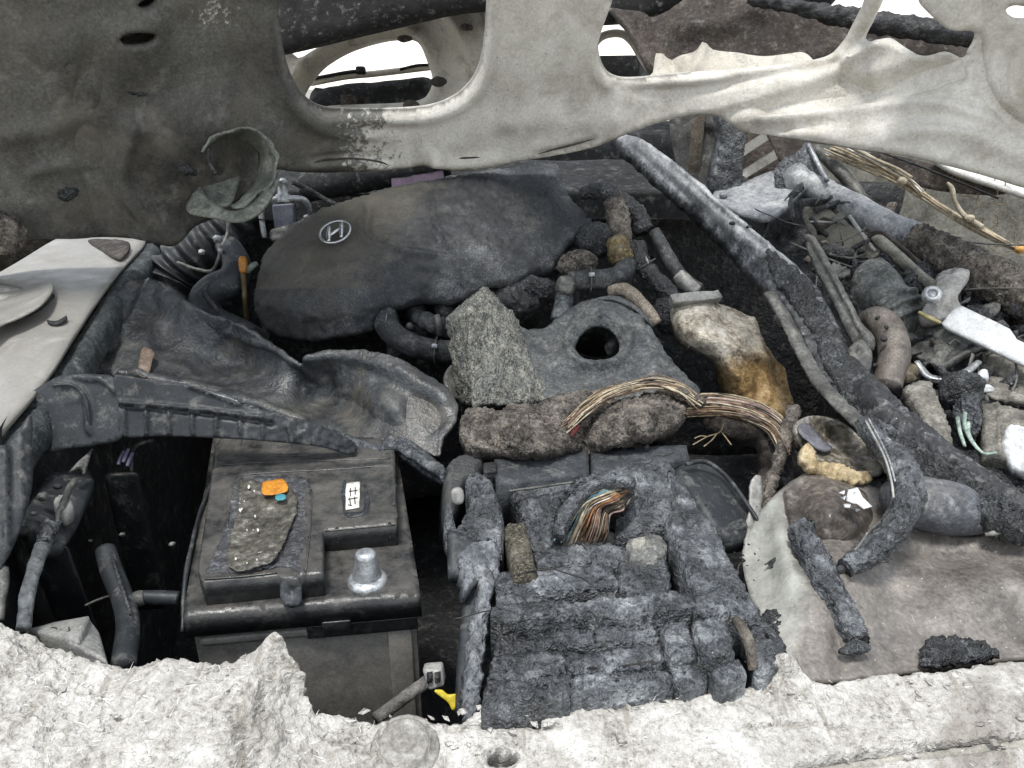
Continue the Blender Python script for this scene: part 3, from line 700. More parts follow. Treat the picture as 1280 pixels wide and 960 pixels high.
for pts_ in ([(388, 206), (404, 200), (440, 198), (474, 202), (489, 209)], [(548, 205), (566, 199), (600, 197), (620, 201)], [(671, 193), (692, 187), (720, 180), (744, 173)]):
    yv = 1.118
    obj("pressed_slit", tube([(x, y, float(1 / tps(hctrl)(np.array([[x, y]], float))[0] * rays([(x, y)])[0][1]) - .0035) for x, y in pts_], [.3] + [1.2] * (len(pts_) - 2) + [.3], n=6), m_rust, hood)
# torn sleeve hanging from the sooty corner
N = 40; ring0, ring1 = [], []
rim = crom(np.array([(244, 236), (246, 205), (256, 178), (276, 163), (302, 159), (330, 166), (347, 184), (348, 204), (338, 228), (318, 250), (292, 264), (264, 258)], float), step=5, closed=True)
cen = rim.mean(0)
v, f, K = [], [], 7
for k in range(K):
    s = k / (K - 1)
    for x, y in rim:
        q = cen + (np.array([x, y]) - cen) * (1 - .25 * s) + np.array([-10, 4]) * s
        yy = 1.0 + .07 * s - .045 * ((y - 160) / 110)
        v.append(P(q[0], q[1], yy))
n_ = len(rim)
for k in range(K - 1):
    for j in range(n_):
        if rim[j][0] < 262 and rim[j][1] > 186 or (rim[j][1] > 248 and rim[j][0] < 300): continue
        f.append((k * n_ + j, k * n_ + (j + 1) % n_, (k + 1) * n_ + (j + 1) % n_, (k + 1) * n_ + j))
v = np.array(v); v += .011 * np.c_[fbm(v, 22), fbm(v, 22, seed=3), fbm(v, 22, seed=5)] + .003 * np.c_[fbm(v, 90), fbm(v, 90, seed=3), fbm(v, 90, seed=5)]
m_sleeve = mat("scorched_green_grey_sleeve", [(.1, '#484a44'), (.5, '#6b6e66'), (.85, '#9b9d94')], 20, .5, bump=.4, bscale=250, stain=('#3d3e39', .62, 18))
slv = obj("torn_sleeve", Geo(v, f), m_sleeve, hood)
slv.modifiers.new("wall", 'SOLIDIFY').thickness = .003
obj("sleeve_flap", sheet([(232, 262), (246, 232), (262, 250), (292, 262), (322, 246), (347, 212), (344, 234), (326, 262), (300, 276), (270, 272)], [(240, 250, .98), (345, 220, .99), (300, 275, .93), (290, 255, .95)], sp=4, thick=.003, noise=((.004, 30),), rnd=3, rdep=.002), m_sleeve, hood)
obj("sleeve_tongue", sheet([(250, 244), (262, 218), (284, 210), (300, 214), (296, 236), (286, 256), (262, 256)], [(250, 244, 1.0), (300, 214, 1.06), (286, 256, .99)], sp=4, thick=.003, noise=((.004, 30),)), m_sleeve, hood)
obj("sleeve_pin", tube([(260, 186, .99), (262, 204, .985), (270, 217, .98)], 2.2), m_deep, hood)
obj("charred_lump", pblob(6, 292, .90, 24, 28, 20, noise=((.01, 60), (.004, 180))), m_char2, hood)
for x, y, a, b in ((75, 240, 20, 11), (240, 215, 10, 7), (178, 120, 12, 3)):
    obj("soot_blister", sheet([(x - a, y), (x - a * .4, y - b), (x + a * .5, y - b * .8), (x + a, y + b * .1), (x + a * .4, y + b), (x - a * .5, y + b * .7)], [(x - a, y, np.interp(y, [0, 300], [.895, .952]) + (x > 150) * .02), (x + a, y, np.interp(y, [0, 300], [.90, .955]) + (x > 150) * .035), (x, y + b, np.interp(y, [0, 300], [.895, .952]) + (x > 150) * .03)],
        sp=3, thick=.004, noise=((.006, 70), (.003, 220)), ragged=4, rnd=6, rdep=.006, seed=int(x)), m_chardark, hood)

# ---------------------------------------------------------------- front wing at the left
wing = thing("front_wing", "pale silver front wing panel along the left edge of the bay", "car wing", P(20, 420, .95, 'z'))
wing_out = [(-260, 250), (140, 292), (182, 300), (150, 338), (120, 378), (92, 420), (62, 466), (30, 506), (0, 540), (-40, 585), (-260, 700)]
obj("wing_panel", sheet(wing_out, [(180, 300, .955, 'z'), (0, 540, .925, 'z'), (-200, 300, .93, 'z'), (-200, 600, .88, 'z'), (60, 400, .95, 'z')], sp=8, thick=.004, noise=((.004, 8), (.0008, 60)),
    ), m_silver, wing)
obj("panel_gap", tube([(64, 302, .9515), (54, 316, .9512), (40, 336, .951), (24, 356, .9505)], [1.6, 2, 2, 2], mode="z"), m_rust, wing)
obj("rubber_seal", sheet([(176, 302), (196, 304), (188, 318), (160, 352), (134, 390), (110, 428), (86, 468), (56, 508), (26, 540), (2, 576), (-30, 610), (-40, 580), (0, 540), (30, 505), (62, 464), (92, 420), (120, 378), (150, 336)],
    [(186, 303, .95, 'z'), (0, 556, .915, 'z'), (95, 440, .935, 'z'), (150, 345, .945, 'z')], sp=3.5, thick=.02, noise=((.003, 60), (.001, 200)), rnd=6, rdep=.008, ragged=1.5), m_seal, wing)
obj("hinge_tab", sheet([(110, 301), (136, 299), (162, 304), (150, 322), (128, 314)], [(110, 301, .96, 'z'), (160, 304, .965, 'z'), (150, 322, .96, 'z')], sp=4, thick=.004, noise=((.003, 40),)), m_rust, wing)
obj("torn_strip", sheet([(-40, 392), (0, 376), (30, 364), (54, 355), (63, 352), (66, 358), (60, 370), (46, 384), (22, 397), (0, 406), (-40, 428)], [(-40, 392, .953, 'z'), (54, 355, .956, 'z'), (63, 366, .969, 'z'), (22, 397, .964, 'z'), (-40, 428, .954, 'z')], sp=3, thick=.002, noise=((.001, 40),)), m_silver, wing)
obj("strip_shadow", tube([(0, 406, .953, 'z'), (24, 397, .954, 'z'), (50, 383, .955, 'z'), (66, 370, .956, 'z')], [1, 3, 4, 2.5], mode='z', noise=((.002, 120),)), m_deep, wing)  # dark tube painting the shadow under the lifted strip
obj("grey_trim", sheet([(-40, 352), (0, 354), (30, 360), (30, 364), (0, 374), (-40, 384)], [(-40, 360, .955, 'z'), (30, 362, .955, 'z'), (0, 375, .953, 'z')], sp=4, thick=.004, ridges=[([(-40, 366), (30, 362)], -.004, 3)]), m_greystrip, wing)
obj("soot_flake", sheet([(58, 400), (70, 401), (80, 396), (83, 394), (82, 399), (72, 404), (62, 404)], [(58, 400, .954, 'z'), (83, 396, .956, 'z'), (70, 404, .954, 'z')], sp=2.5, thick=.003), m_deep, wing)
# ---------------------------------------------------------------- engine cover
cov = thing("engine_cover", "large domed charcoal engine cover, its right side crusted and frayed by fire", "engine cover", P(400, 425, .95))
def cov_burn(p, d):
    x, y = p.T
    b = np.interp(x + .7 * (y - 300), [380, 470, 560, 700], [-.3, .35, .95, 1.25])
    return np.where(y > 360, np.maximum(b, .55), b)
covg = sheet([(317, 396), (316, 350), (326, 316), (350, 288), (380, 268), (420, 250), (470, 234), (530, 222), (590, 212), (640, 205), (692, 200), (704, 222), (716, 246), (730, 262), (750, 284), (736, 292), (714, 300), (704, 318), (690, 336), (664, 344), (640, 356), (610, 360), (586, 372), (560, 380), (530, 378), (500, 386), (476, 392), (464, 414), (420, 424), (380, 428), (340, 420)],
    [(318, 400, .98), (322, 330, 1.04), (380, 265, 1.10), (470, 232, 1.15), (640, 203, 1.19), (700, 215, 1.17), (750, 285, 1.09), (690, 335, 1.01), (560, 378, .965), (470, 400, .94), (400, 425, .93), (400, 372, .94), (340, 400, .96), (450, 350, .955), (600, 335, .975), (430, 300, 1.015), (560, 270, 1.06), (380, 320, 1.0), (640, 260, 1.09)],
    sp=3.6, thick=.012, noise=((.004, 22), ), ridges=[([(452, 258), (450, 285), (458, 302), (490, 312), (540, 320)], .006, 4), ([(460, 262), (458, 284), (466, 296), (500, 306), (560, 312)], -.005, 5), ([(372, 356), (410, 338), (450, 330)], .004, 5), ([(540, 250), (546, 285), (560, 300)], .003, 2.5), ([(330, 380), (400, 392), (470, 380)], .004, 12)],
    rnd=8, rdep=.010, ragged=2.6, burn=cov_burn, fn=lambda p, v: (.003 * fbm(v, 60, 3) + .0045 * fbm(v, 230, 3, 2, True)) * np.clip(cov_burn(p, 0), 0, 1))
obj("cover_shell", covg, m_cover, cov)
# chrome badge: an oval ring with a slanted letter form inside
def on_cov(x, y, lift=.004):
    q = CAM + rays([(x, y)])[0] * depth_of(x, y, float(np.interp(y, [275, 305], [1.048, 1.008])) - .012)
    return q
EA, EB = np.array([18.0, -7.5]), np.array([-5.5, -11.5])
def em(a, b): q = np.array([419.0, 290.0]) + EA * a + EB * b; return on_cov(q[0], q[1])
bd = obj("badge", tube3([em(math.cos(t), math.sin(t)) for t in np.linspace(0, 2 * math.pi, 48)], .0018, n=8, cap=False), m_chrome, cov, label="oval chrome badge with a slanted letter")
for pl_, r in (([(-.62, -.62), (-.48, -.1), (-.18, .72)], 3.4), ([(.2, -.74), (.46, .05), (.62, .6)], 3.4), ([(-.48, -.16), (0, .02), (.46, .12)], 2.6)):
    w = crom(np.array([em(*q) for q in pl_]), n=6)
    obj("badge_stroke", tube3(w, r * 1.0 / FPX * (.55 + .45 * np.sin(np.linspace(.2, math.pi - .2, len(w)))), n=8), m_chrome, bd)

# engine parts in shadow under the cover
eng = thing("engine_block", "dark engine pipes and castings under the frayed edge of the cover", "engine", P(560, 440, .98))
obj("block", slab([P(330, 400, 1.08), P(720, 330, 1.12), P(720, 330, 1.42), P(330, 400, 1.42)], (0, 0, -.36), sub=4, noise=((.02, 12), (.006, 40))), m_deep, eng)
obj("coolant_pipe", tube([(482, 388, .96), (484, 408, .94), (500, 424, .93), (530, 436, .93), (565, 440, .94), (600, 442, .97)], [13, 15, 15, 14, 14, 13], sub=8, n=14, noise=((.002, 50),)), m_hose, eng)
obj("coolant_pipe", tube([(520, 396, .98), (540, 404, .96), (556, 410, .96), (570, 415, .98)], [10, 12, 12, 10], sub=8, n=12, ring=(4, .08)), m_hose, eng)
obj("pipe_clamp", tube([(546, 394, .945), (548, 405, .94), (550, 418, .945)], 4, sub=6), m_greymetal, eng)
obj("bolt_head", pblob(512, 408, .95, 5, 5, 6), m_greymetal, eng)
for k in range(5):
    x = 480 + k * 36
    obj("manifold_runner", tube([(x, 372 - k * 4, 1.02), (x + 4, 392 - k * 3, .99), (x + 12, 420, .98), (x + 16, 455, .97)], [12, 13, 12, 11], sub=6, n=10, noise=((.003, 50),)), m_deep, eng)
def clamp(x, y, yy, ang, r, parent, m=None):
    t = depth_of(x, y, yy); s_ = t / FPX; c0 = P(x, y, yy); d = RIGHT * math.cos(ang) + UP * math.sin(ang)
    e1 = np.cross(d, FWD); e1 /= np.linalg.norm(e1); e2 = np.cross(d, e1)
    ring = [c0 + (e1 * math.cos(q) + e2 * math.sin(q)) * r * s_ for q in np.linspace(0, 2 * math.pi, 29)]
    o = obj("hose_clamp", tube3(ring, 2.2 * s_, n=6, flat=.5, flatdir=tuple(d), cap=False), m or m_greymetal, parent)
    obj("clamp_screw", blob(c0 - FWD * r * s_ + UP * r * .3 * s_, [d * 4 * s_, UP * 3 * s_, FWD * 3 * s_], e=(.4, .4), nu=12, nv=8), m_steel, o)
clamp(486, 404, .945, 1.35, 16.5, eng); clamp(545, 438, .932, -.1, 15.5, eng)
# metal loop (bonnet striker) and bracket at the back left
lp = thing("striker_loop", "bright bent metal striker loop behind the engine cover", "striker", P(355, 295, 1.16))
obj("loop", tube([(331, 297, 1.12), (328, 280, 1.12), (327, 262, 1.12), (334, 251, 1.12), (352, 249, 1.12), (374, 248, 1.13), (384, 254, 1.14), (388, 268, 1.15), (380, 272, 1.15)], [3, 3.4, 3.6, 3.8, 3.8, 3.8, 3.6, 3, 2.6], sub=8), m_steel, lp)
obj("stud", lathe(P(354, 249, 1.125), UP - FWD * .2, [(.011, -.004), (.011, .006), (.007, .008), (.007, .022), (.009, .024), (.004, .03)], n=14), m_steel, lp)
obj("base_block", slab([P(340, 256, 1.15), P(366, 254, 1.15), P(368, 254, 1.19), P(340, 256, 1.19)], (0, -.002, -.045), bevel=.003), mat("slate_blue_plastic", [(.3, '#4a4d58'), (.7, '#666a77')], 30, .5, bump=.1), lp)
obj("bracket", sheet([(338, 288), (350, 284), (378, 274), (386, 268), (388, 278), (360, 296), (340, 300)], [(338, 290, 1.13), (388, 272, 1.15), (360, 297, 1.12)], sp=4, thick=.006), m_greymetal, lp)
obj("cable", tube([(366, 228, 1.18), (384, 236, 1.18), (404, 248, 1.18), (420, 256, 1.17)], 3.2), m_black, lp)
obj("plastic_box", sheet([(488, 205), (500, 202), (540, 200), (552, 202), (556, 230), (490, 240)], [(488, 212, 1.30), (556, 212, 1.30), (520, 236, 1.29)], sp=6, thick=.05, smooth=False), m_purple,
    label="small dull purple plastic box glimpsed between cover and bonnet", cat="plastic box")
obj("cowl_duct", tube([(380, 236, 1.34), (430, 226, 1.33), (480, 218, 1.32), (560, 200, 1.32)], [16, 18, 18, 18], sub=8, n=12, noise=((.004, 30),)), m_black,
    label="black duct in the gap behind the engine cover", cat="duct")

# ---------------------------------------------------------------- finned hoses left of the engine cover
cor = thing("corrugated_hose", "black ribbed intake hose left of the engine cover", "hose", P(250, 360, 1.08))
obj("bellows", tube([(205, 372, 1.10), (218, 345, 1.12), (240, 320, 1.13), (268, 298, 1.14), (290, 276, 1.15), (300, 255, 1.16)], [30, 31, 30, 28, 26, 24], sub=22, n=18, ring=(11, .13)), m_blackplastic, cor)
obj("wire_clip", tube([(222, 328, 1.07), (244, 336, 1.06), (264, 339, 1.06), (272, 326, 1.06), (276, 312, 1.07), (284, 292, 1.09), (286, 276, 1.1)], [1.8, 2.2, 2.2, 2.2, 2, 2, 3], sub=8), m_greymetal, cor)
obj("clip_screw", pblob(272, 299, 1.065, 6, 5, 6, noise=((.002, 200),)), m_steel, cor)
obj("clip_screw", pblob(252, 315, 1.065, 4, 3.5, 5, noise=((.002, 200),)), m_steel, cor)
obj("clip_screw", pblob(275, 313, 1.06, 3, 4, 4, noise=((.002, 200),)), m_steel, cor)
rh = thing("radiator_hose", "thick black rubber elbow hose between the ribbed hose and the cover", "hose", P(280, 400, 1.02))
obj("elbow", tube([(284, 306, 1.10), (296, 330, 1.06), (290, 350, 1.04), (268, 362, 1.03), (256, 378, 1.02), (264, 400, 1.0), (300, 416, .99), (330, 430, 1.0)], [15, 17, 19, 20, 20, 20, 18, 16], sub=9, n=16), m_blackplastic, rh)
obj("moulded_rib", tube([(262, 352, .995), (256, 364, .985), (262, 376, .98), (274, 390, .98)], [2, 4, 4, 2]), m_hose, rh)
ds = thing("dipstick", "amber dipstick handle standing beside the engine cover", "dipstick", P(304, 380, 1.0))
obj("handle", pblob(304, 331, 1.02, 5, 11, 5, rot=4, e=(.6, .6)), m_amber, ds)
obj("stem", tube([(304, 340, 1.02), (305, 356, 1.02), (306, 375, 1.02), (308, 400, 1.03)], [3.5, 3.2, 3, 3]), mat("dull_amber_stem", [(.3, '#4b3f2a'), (.7, '#66573a')], 60, .6), ds)
obj("valve_stub", tube([(309, 339, 1.02), (315, 333, 1.02), (320, 330, 1.03)], [4, 4, 3.5]), mat("grey_green_rubber", [(.3, '#525a55'), (.7, '#707a73')], 40, .6), ds)

# ---------------------------------------------------------------- melted air duct over the back of the battery
duct = thing("air_duct", "broad melted black plastic air duct sagging over the back of the battery", "air duct", P(300, 520, .84, 'z'))
top = sheet([(78, 464), (92, 446), (112, 414), (136, 380), (158, 354), (172, 349), (190, 350), (204, 356), (216, 362), (240, 382), (270, 398), (300, 408), (330, 426), (352, 440), (368, 452), (377, 456), (380, 446), (400, 440), (430, 438), (462, 439), (490, 446), (516, 458), (540, 472), (560, 486), (572, 506), (570, 526), (556, 545), (548, 566), (520, 556), (490, 548), (468, 556), (440, 562), (400, 548), (372, 530), (330, 514), (290, 500), (240, 488), (190, 478), (150, 470), (118, 466)],
    [(80, 462, .90, 'z'), (160, 352, .955, 'z'), (190, 350, .955, 'z'), (240, 382, .94, 'z'), (300, 410, .925, 'z'), (377, 456, .90, 'z'), (430, 438, .915, 'z'), (490, 446, .915, 'z'), (565, 495, .885, 'z'), (548, 560, .855, 'z'), (450, 555, .848, 'z'), (380, 530, .855, 'z'), (290, 498, .872, 'z'), (190, 478, .885, 'z'), (130, 466, .893, 'z'),
     (200, 430, .90, 'z'), (290, 460, .872, 'z'), (400, 490, .862, 'z'), (480, 500, .885, 'z'), (200, 390, .925, 'z')],
    sp=3.6, thick=.006, noise=((.004, 16), (.0016, 60), (.0006, 200)), ragged=2,
    ridges=[([(120, 440), (160, 400), (190, 352)], .006, 7), ([(176, 470), (186, 430), (204, 390), (214, 366)], .004, 9), ([(160, 380), (148, 410), (128, 440)], -.006, 12), ([(262, 400), (290, 424), (330, 440), (372, 462), (420, 500), (470, 530), (540, 560)], -.008, 16),
            ([(280, 418), (310, 428), (340, 440), (370, 458), (400, 480)], .007, 6), ([(384, 486), (410, 490), (432, 490)], .004, 3), ([(380, 450), (430, 446), (500, 466), (556, 500)], .006, 9), ([(470, 470), (510, 490), (540, 520)], -.006, 14), ([(150, 470), (235, 482), (300, 498), (380, 528)], .006, 5)],
    bumps=[(320, 452, 18, 10, -.022), (528, 516, 16, 16, -.03), (105, 438, 8, 5, .003), (205, 372, 18, 12, .004), (180, 420, 12, 24, .004)])
obj("duct_shell", top, m_melt, duct)
obj("rivet", lathe(P(106, 438, .9035, 'z'), (0, -.2, 1), [(.010, -.004), (.010, .002), (.008, .004), (.006, .004), (.006, .002), (.001, .002)], n=18), m_melt, duct)
obj("faded_patch", sheet([(172, 458), (178, 436), (192, 438), (190, 452), (184, 470), (174, 470)], [(172, 458, .8975, 'z'), (192, 438, .9055, 'z'), (184, 470, .8925, 'z')], sp=3, thick=.001, noise=((.001, 100),), ragged=2), mat("faded_brown_patch", [(.3, '#5d4f45'), (.7, '#7d6d60')], 120, .85), duct)
lipw = sheet([(142, 472), (160, 470), (200, 478), (235, 481), (262, 490), (290, 502), (320, 510), (360, 520), (392, 528), (420, 540), (446, 556), (440, 568), (408, 560), (380, 556), (340, 552), (300, 549), (260, 547), (200, 545), (152, 544), (148, 506)],
    [(145, 475, .62), (145, 543, .60), (235, 484, .64), (240, 545, .62), (392, 530, .645), (392, 556, .635), (440, 560, .65)], sp=3.2, thick=.006, noise=((.0012, 40),),
    ridges=[([(150, 503), (200, 507), (250, 512), (300, 519), (340, 524)], .005, 2.5), ([(150, 508), (250, 517), (340, 530)], -.004, 2.5), ([(238, 482), (270, 492), (300, 503)], .004, 4)] + [([(x, 508 + (x - 150) * .06), (x + 1, 543)], .0055, 1.6) for x in (155, 182, 211, 240, 270, 300, 328)] + [([(360, 532), (366, 552)], .005, 2)],
    fn=lambda p, v: (.004 * fbm(v, 120, 3) + .003 * fbm(v, 300, 2)) * np.clip((p[:, 0] - 280) / 90, 0, 1))
obj("duct_front_wall", lipw, m_blackplastic, duct)
obj("duct_lip", sheet([(146, 471), (190, 474), (235, 480), (270, 489), (302, 500), (330, 511), (324, 518), (298, 513), (262, 504), (220, 500), (180, 499), (150, 498)], [(146, 471, .899, 'z'), (235, 480, .889, 'z'), (330, 511, .868, 'z'), (300, 514, .862, 'z'), (150, 498, .880, 'z'), (220, 500, .876, 'z')], sp=3, thick=.003, rnd=3, rdep=.002, noise=((.0008, 60),), ridges=[([(150, 476), (235, 485), (310, 506)], .002, 3)]), mat("lip_highlight_grey", [(.1, '#34373a'), (.5, '#4b4e51'), (.9, '#6f7173')], 20, .3, bump=.2, soot=('#202224', .4)), duct)  # lip in paler grey than the duct, painting its highlight
for x, y in ((174, 505), (242, 512)):
    obj("clip", slab([P(x - 7, y - 2, .60), P(x + 7, y - 1, .60), P(x + 7, y - 1, .606), P(x - 7, y - 2, .606)], (0, 0, -.006), bevel=.001), m_blackplastic, duct)
obj("melted_flange", sheet([(300, 512), (312, 508), (330, 514), (362, 520), (400, 530), (432, 540), (470, 552), (486, 540), (500, 548), (530, 566), (552, 580), (554, 602), (540, 592), (516, 576), (490, 560), (470, 566), (440, 570), (416, 566), (396, 562), (384, 548), (350, 536), (320, 530), (304, 526)],
    [(300, 515, .866, 'z'), (400, 535, .860, 'z'), (470, 555, .858, 'z'), (554, 590, .852, 'z'), (400, 562, .846, 'z')], sp=2.8, thick=.006, noise=((.005, 60), (.004, 160, 3), (.002, 400)), ragged=2.5, rnd=4, rdep=.004), m_melts, duct)
obj("flange_bolt", lathe(P(313, 514, .871, 'z'), (0, -.15, 1), [(.010, -.006), (.010, .002), (.0085, .003), (.006, .003), (.005, .001), (.001, .001)], n=18), m_blackplastic, duct)
obj("side_cheek", sheet([(30, 500), (62, 476), (84, 468), (120, 468), (142, 472), (152, 500), (152, 545), (120, 556), (90, 560), (40, 566), (24, 540)], [(44, 490, .62), (150, 480, .625), (150, 545, .60), (46, 545, .60)], sp=4, thick=.004,
    ridges=[([(70, 480), (96, 482), (108, 500), (112, 540)], .006, 3), ([(84, 472), (126, 474), (144, 490)], .005, 3)], noise=((.001, 30),)), m_blackplastic, duct)
obj("side_cheek_rim", tube([(66, 482, .61), (88, 481, .612), (102, 490, .612), (109, 508, .608), (113, 540, .602)], [2, 2.4, 2.4, 2.4, 2]), m_blackplastic, duct)
obj("bent_strap", sheet([(480, 552), (500, 545), (524, 560), (550, 584), (556, 604), (552, 606), (520, 588), (492, 566)], [(480, 552, .853, 'z'), (550, 584, .85, 'z'), (552, 606, .838, 'z')], sp=3, thick=.005, noise=((.002, 60),), rnd=3, rdep=.003), m_melts, duct)

# ---------------------------------------------------------------- battery
bat = thing("car_battery", "dusty black car battery with scorched label and bare lead post", "battery", P(380, 800, .60, 'z') * 0 + np.r_[P(380, 700, .854, 'z')[:2], .62])
ZT, ZL = .854, .833
FL, FR, BR, BL = (228, 770), (526, 744), (494, 548), (268, 536)
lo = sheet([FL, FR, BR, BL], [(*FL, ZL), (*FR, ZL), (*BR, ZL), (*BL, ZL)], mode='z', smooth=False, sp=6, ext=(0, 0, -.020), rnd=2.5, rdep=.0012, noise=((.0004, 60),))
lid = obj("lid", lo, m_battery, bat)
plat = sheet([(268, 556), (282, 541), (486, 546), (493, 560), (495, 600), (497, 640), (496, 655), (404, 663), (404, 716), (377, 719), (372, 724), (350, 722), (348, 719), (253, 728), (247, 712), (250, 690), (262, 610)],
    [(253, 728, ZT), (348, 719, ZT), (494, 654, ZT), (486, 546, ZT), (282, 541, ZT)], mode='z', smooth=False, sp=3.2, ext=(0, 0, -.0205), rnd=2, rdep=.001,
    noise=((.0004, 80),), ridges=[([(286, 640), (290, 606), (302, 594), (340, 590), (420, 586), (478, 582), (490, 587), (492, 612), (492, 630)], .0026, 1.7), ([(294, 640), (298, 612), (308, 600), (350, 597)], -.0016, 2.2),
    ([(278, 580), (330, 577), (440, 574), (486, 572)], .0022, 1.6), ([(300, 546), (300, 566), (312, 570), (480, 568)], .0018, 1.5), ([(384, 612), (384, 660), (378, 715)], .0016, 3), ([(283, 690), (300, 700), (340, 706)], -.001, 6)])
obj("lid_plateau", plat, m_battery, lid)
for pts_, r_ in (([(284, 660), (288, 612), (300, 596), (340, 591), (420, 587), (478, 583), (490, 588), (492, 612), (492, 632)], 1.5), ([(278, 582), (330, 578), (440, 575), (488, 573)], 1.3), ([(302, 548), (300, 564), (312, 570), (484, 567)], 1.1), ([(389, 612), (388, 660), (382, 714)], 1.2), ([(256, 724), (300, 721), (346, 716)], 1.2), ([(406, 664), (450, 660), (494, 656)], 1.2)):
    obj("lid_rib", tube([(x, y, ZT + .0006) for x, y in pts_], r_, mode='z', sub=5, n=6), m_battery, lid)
# scorched recess bed + label
obj("label_bed", sheet([(292, 606), (312, 598), (376, 596), (386, 606), (386, 650), (380, 706), (340, 710), (262, 716), (268, 690), (284, 650)], [(292, 606, ZT + .0008), (386, 606, ZT + .0008), (380, 706, ZT + .0008)], mode='z', sp=3, thick=.001, noise=((.0012, 160),), ragged=5), mat("scorched_label_bed", [(.1, '#26282b'), (.5, '#3f4144'), (.9, '#75757a')], 90, .5, bump=1.0, bscale=260, bdist=.002, speck=('#8c8f94', .68, 200)), lid)
lb = obj("label", sheet([(298, 606), (312, 600), (330, 603), (352, 602), (368, 616), (372, 636), (364, 656), (356, 676), (344, 696), (330, 706), (308, 712), (288, 710), (284, 690), (292, 660), (298, 630)], [(298, 606, ZT + .003), (368, 616, ZT + .004), (344, 696, ZT + .006), (286, 705, ZT + .003), (330, 650, ZT + .003)], mode='z', sp=2.5, thick=.0006, noise=((.004, 45), (.0018, 120)), ragged=2.5), m_labelburn, lid, label="scorched curling battery label")
obj("label_patch", sheet([(328, 603), (340, 600), (354, 599), (360, 611), (352, 616), (330, 618)], [(328, 603, ZT + .0085), (360, 605, ZT + .0085), (340, 618, ZT + .008)], mode='z', sp=2.5, thick=.0006, noise=((.001, 80),), ragged=1), m_orange, lb)
obj("label_patch", sheet([(344, 620), (350, 617), (357, 619), (356, 624), (346, 625)], [(344, 620, ZT + .009), (357, 619, ZT + .009), (350, 625, ZT + .009)], mode='z', sp=2, thick=.0005), m_teal, lb)
rgl = np.random.default_rng(4)
for k in range(14):
    x, y = rgl.uniform(300, 318) + rgl.normal() * 2, rgl.uniform(606, 664)
    if k > 9: x, y = rgl.uniform(290, 340), rgl.uniform(696, 712)
    r = rgl.uniform(.6, 1.6)
    obj("label_shred", sheet([(x - r, y + rgl.uniform(-1, 1)), (x + rgl.uniform(-.5, .5), y - r * 1.6), (x + r, y), (x + rgl.uniform(-1, 1), y + r * 1.8)], [(x - r, y, ZT + .0065), (x + r, y, ZT + .0065), (x, y + r, ZT + .006)], mode='z', sp=1.2, thick=.0004, ragged=.6, seed=k), m_whitelabel, lb)
stk = obj("sticker", sheet([(433, 604), (450, 602), (450, 618), (449, 634), (432, 637), (432, 618)], [(433, 604, ZT + .0012), (450, 602, ZT + .0012), (432, 637, ZT + .0012)], mode='z', smooth=False, sp=3, thick=.0006, ragged=.8), m_whitelabel, lid)
for a_, b_ in (((436, 614), (447, 613)), ((438, 610), (438, 620)), ((444, 609), (444, 618)), ((435, 624), (447, 622)), ((437, 622), (438, 631)), ((443, 621), (444, 630)), ((435, 631), (440, 632))):
    obj("print_mark", tube([(*a_, ZT + .0018), (*b_, ZT + .0018)], .65, mode='z', sub=2, n=5), m_ink, stk)
obj("sticker_scorch", sheet([(428, 604), (433, 602), (431, 636), (440, 640), (454, 636), (455, 606), (459, 610), (462, 634), (452, 644), (430, 642)], [(428, 604, ZT + .0006), (459, 610, ZT + .0006), (440, 642, ZT + .0006)], mode='z', sp=2.5, thick=.0006, ragged=1.5), m_batpit, lid)
for x, y in ((421, 661), (487, 655)):
    obj("slot", tube([(x, y - 1, ZT + .0004), (x + .5, y + 3, ZT - .003), (x + 1, y + 20, ZL + .006)], 2.2, mode='z', sub=4, n=6), m_deep, lid)
obj("cell_plug_edge", sheet([(350, 722), (376, 720), (377, 752), (372, 758), (356, 758), (350, 748)], [(350, 722, ZT - .001), (376, 720, ZT - .001), (356, 758, ZL + .004), (376, 756, ZL + .004)], mode='z', smooth=False, sp=3, thick=.004, bumps=[(364, 738, 5, 5, -.003)]), m_batpit, lid)
obj("terminal_collar", lathe(P(459, 726, ZL, 'z'), (0, 0, 1), [(.0155, -.002), (.0155, .0015), (.0135, .003), (.011, .004)], n=28, noise=((.0006, 300),)), m_lead, bat)
obj("terminal_post", lathe(P(459, 722, ZL + .002, 'z'), (0, .02, 1), [(.0115, 0), (.0112, .004), (.0098, .007), (.0098, .009), (.0088, .011), (.0082, .020), (.0074, .0225), (.005, .024), (.001, .0243)], n=28), m_lead, bat, label="bright lead terminal post")
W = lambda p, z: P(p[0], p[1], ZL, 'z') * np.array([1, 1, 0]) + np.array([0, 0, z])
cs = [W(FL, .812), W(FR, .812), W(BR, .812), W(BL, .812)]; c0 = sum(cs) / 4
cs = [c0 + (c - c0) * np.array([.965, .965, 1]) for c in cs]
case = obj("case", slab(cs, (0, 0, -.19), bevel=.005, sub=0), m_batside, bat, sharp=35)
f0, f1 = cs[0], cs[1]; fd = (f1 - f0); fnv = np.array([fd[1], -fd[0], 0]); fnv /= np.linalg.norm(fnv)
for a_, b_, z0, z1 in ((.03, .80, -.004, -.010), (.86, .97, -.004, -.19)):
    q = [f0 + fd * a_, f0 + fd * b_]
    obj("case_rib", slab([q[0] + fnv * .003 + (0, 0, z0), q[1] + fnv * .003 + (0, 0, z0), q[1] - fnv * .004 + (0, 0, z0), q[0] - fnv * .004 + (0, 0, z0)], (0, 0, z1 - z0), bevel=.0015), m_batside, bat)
q = [f0 + fd * .57, f0 + fd * .70]
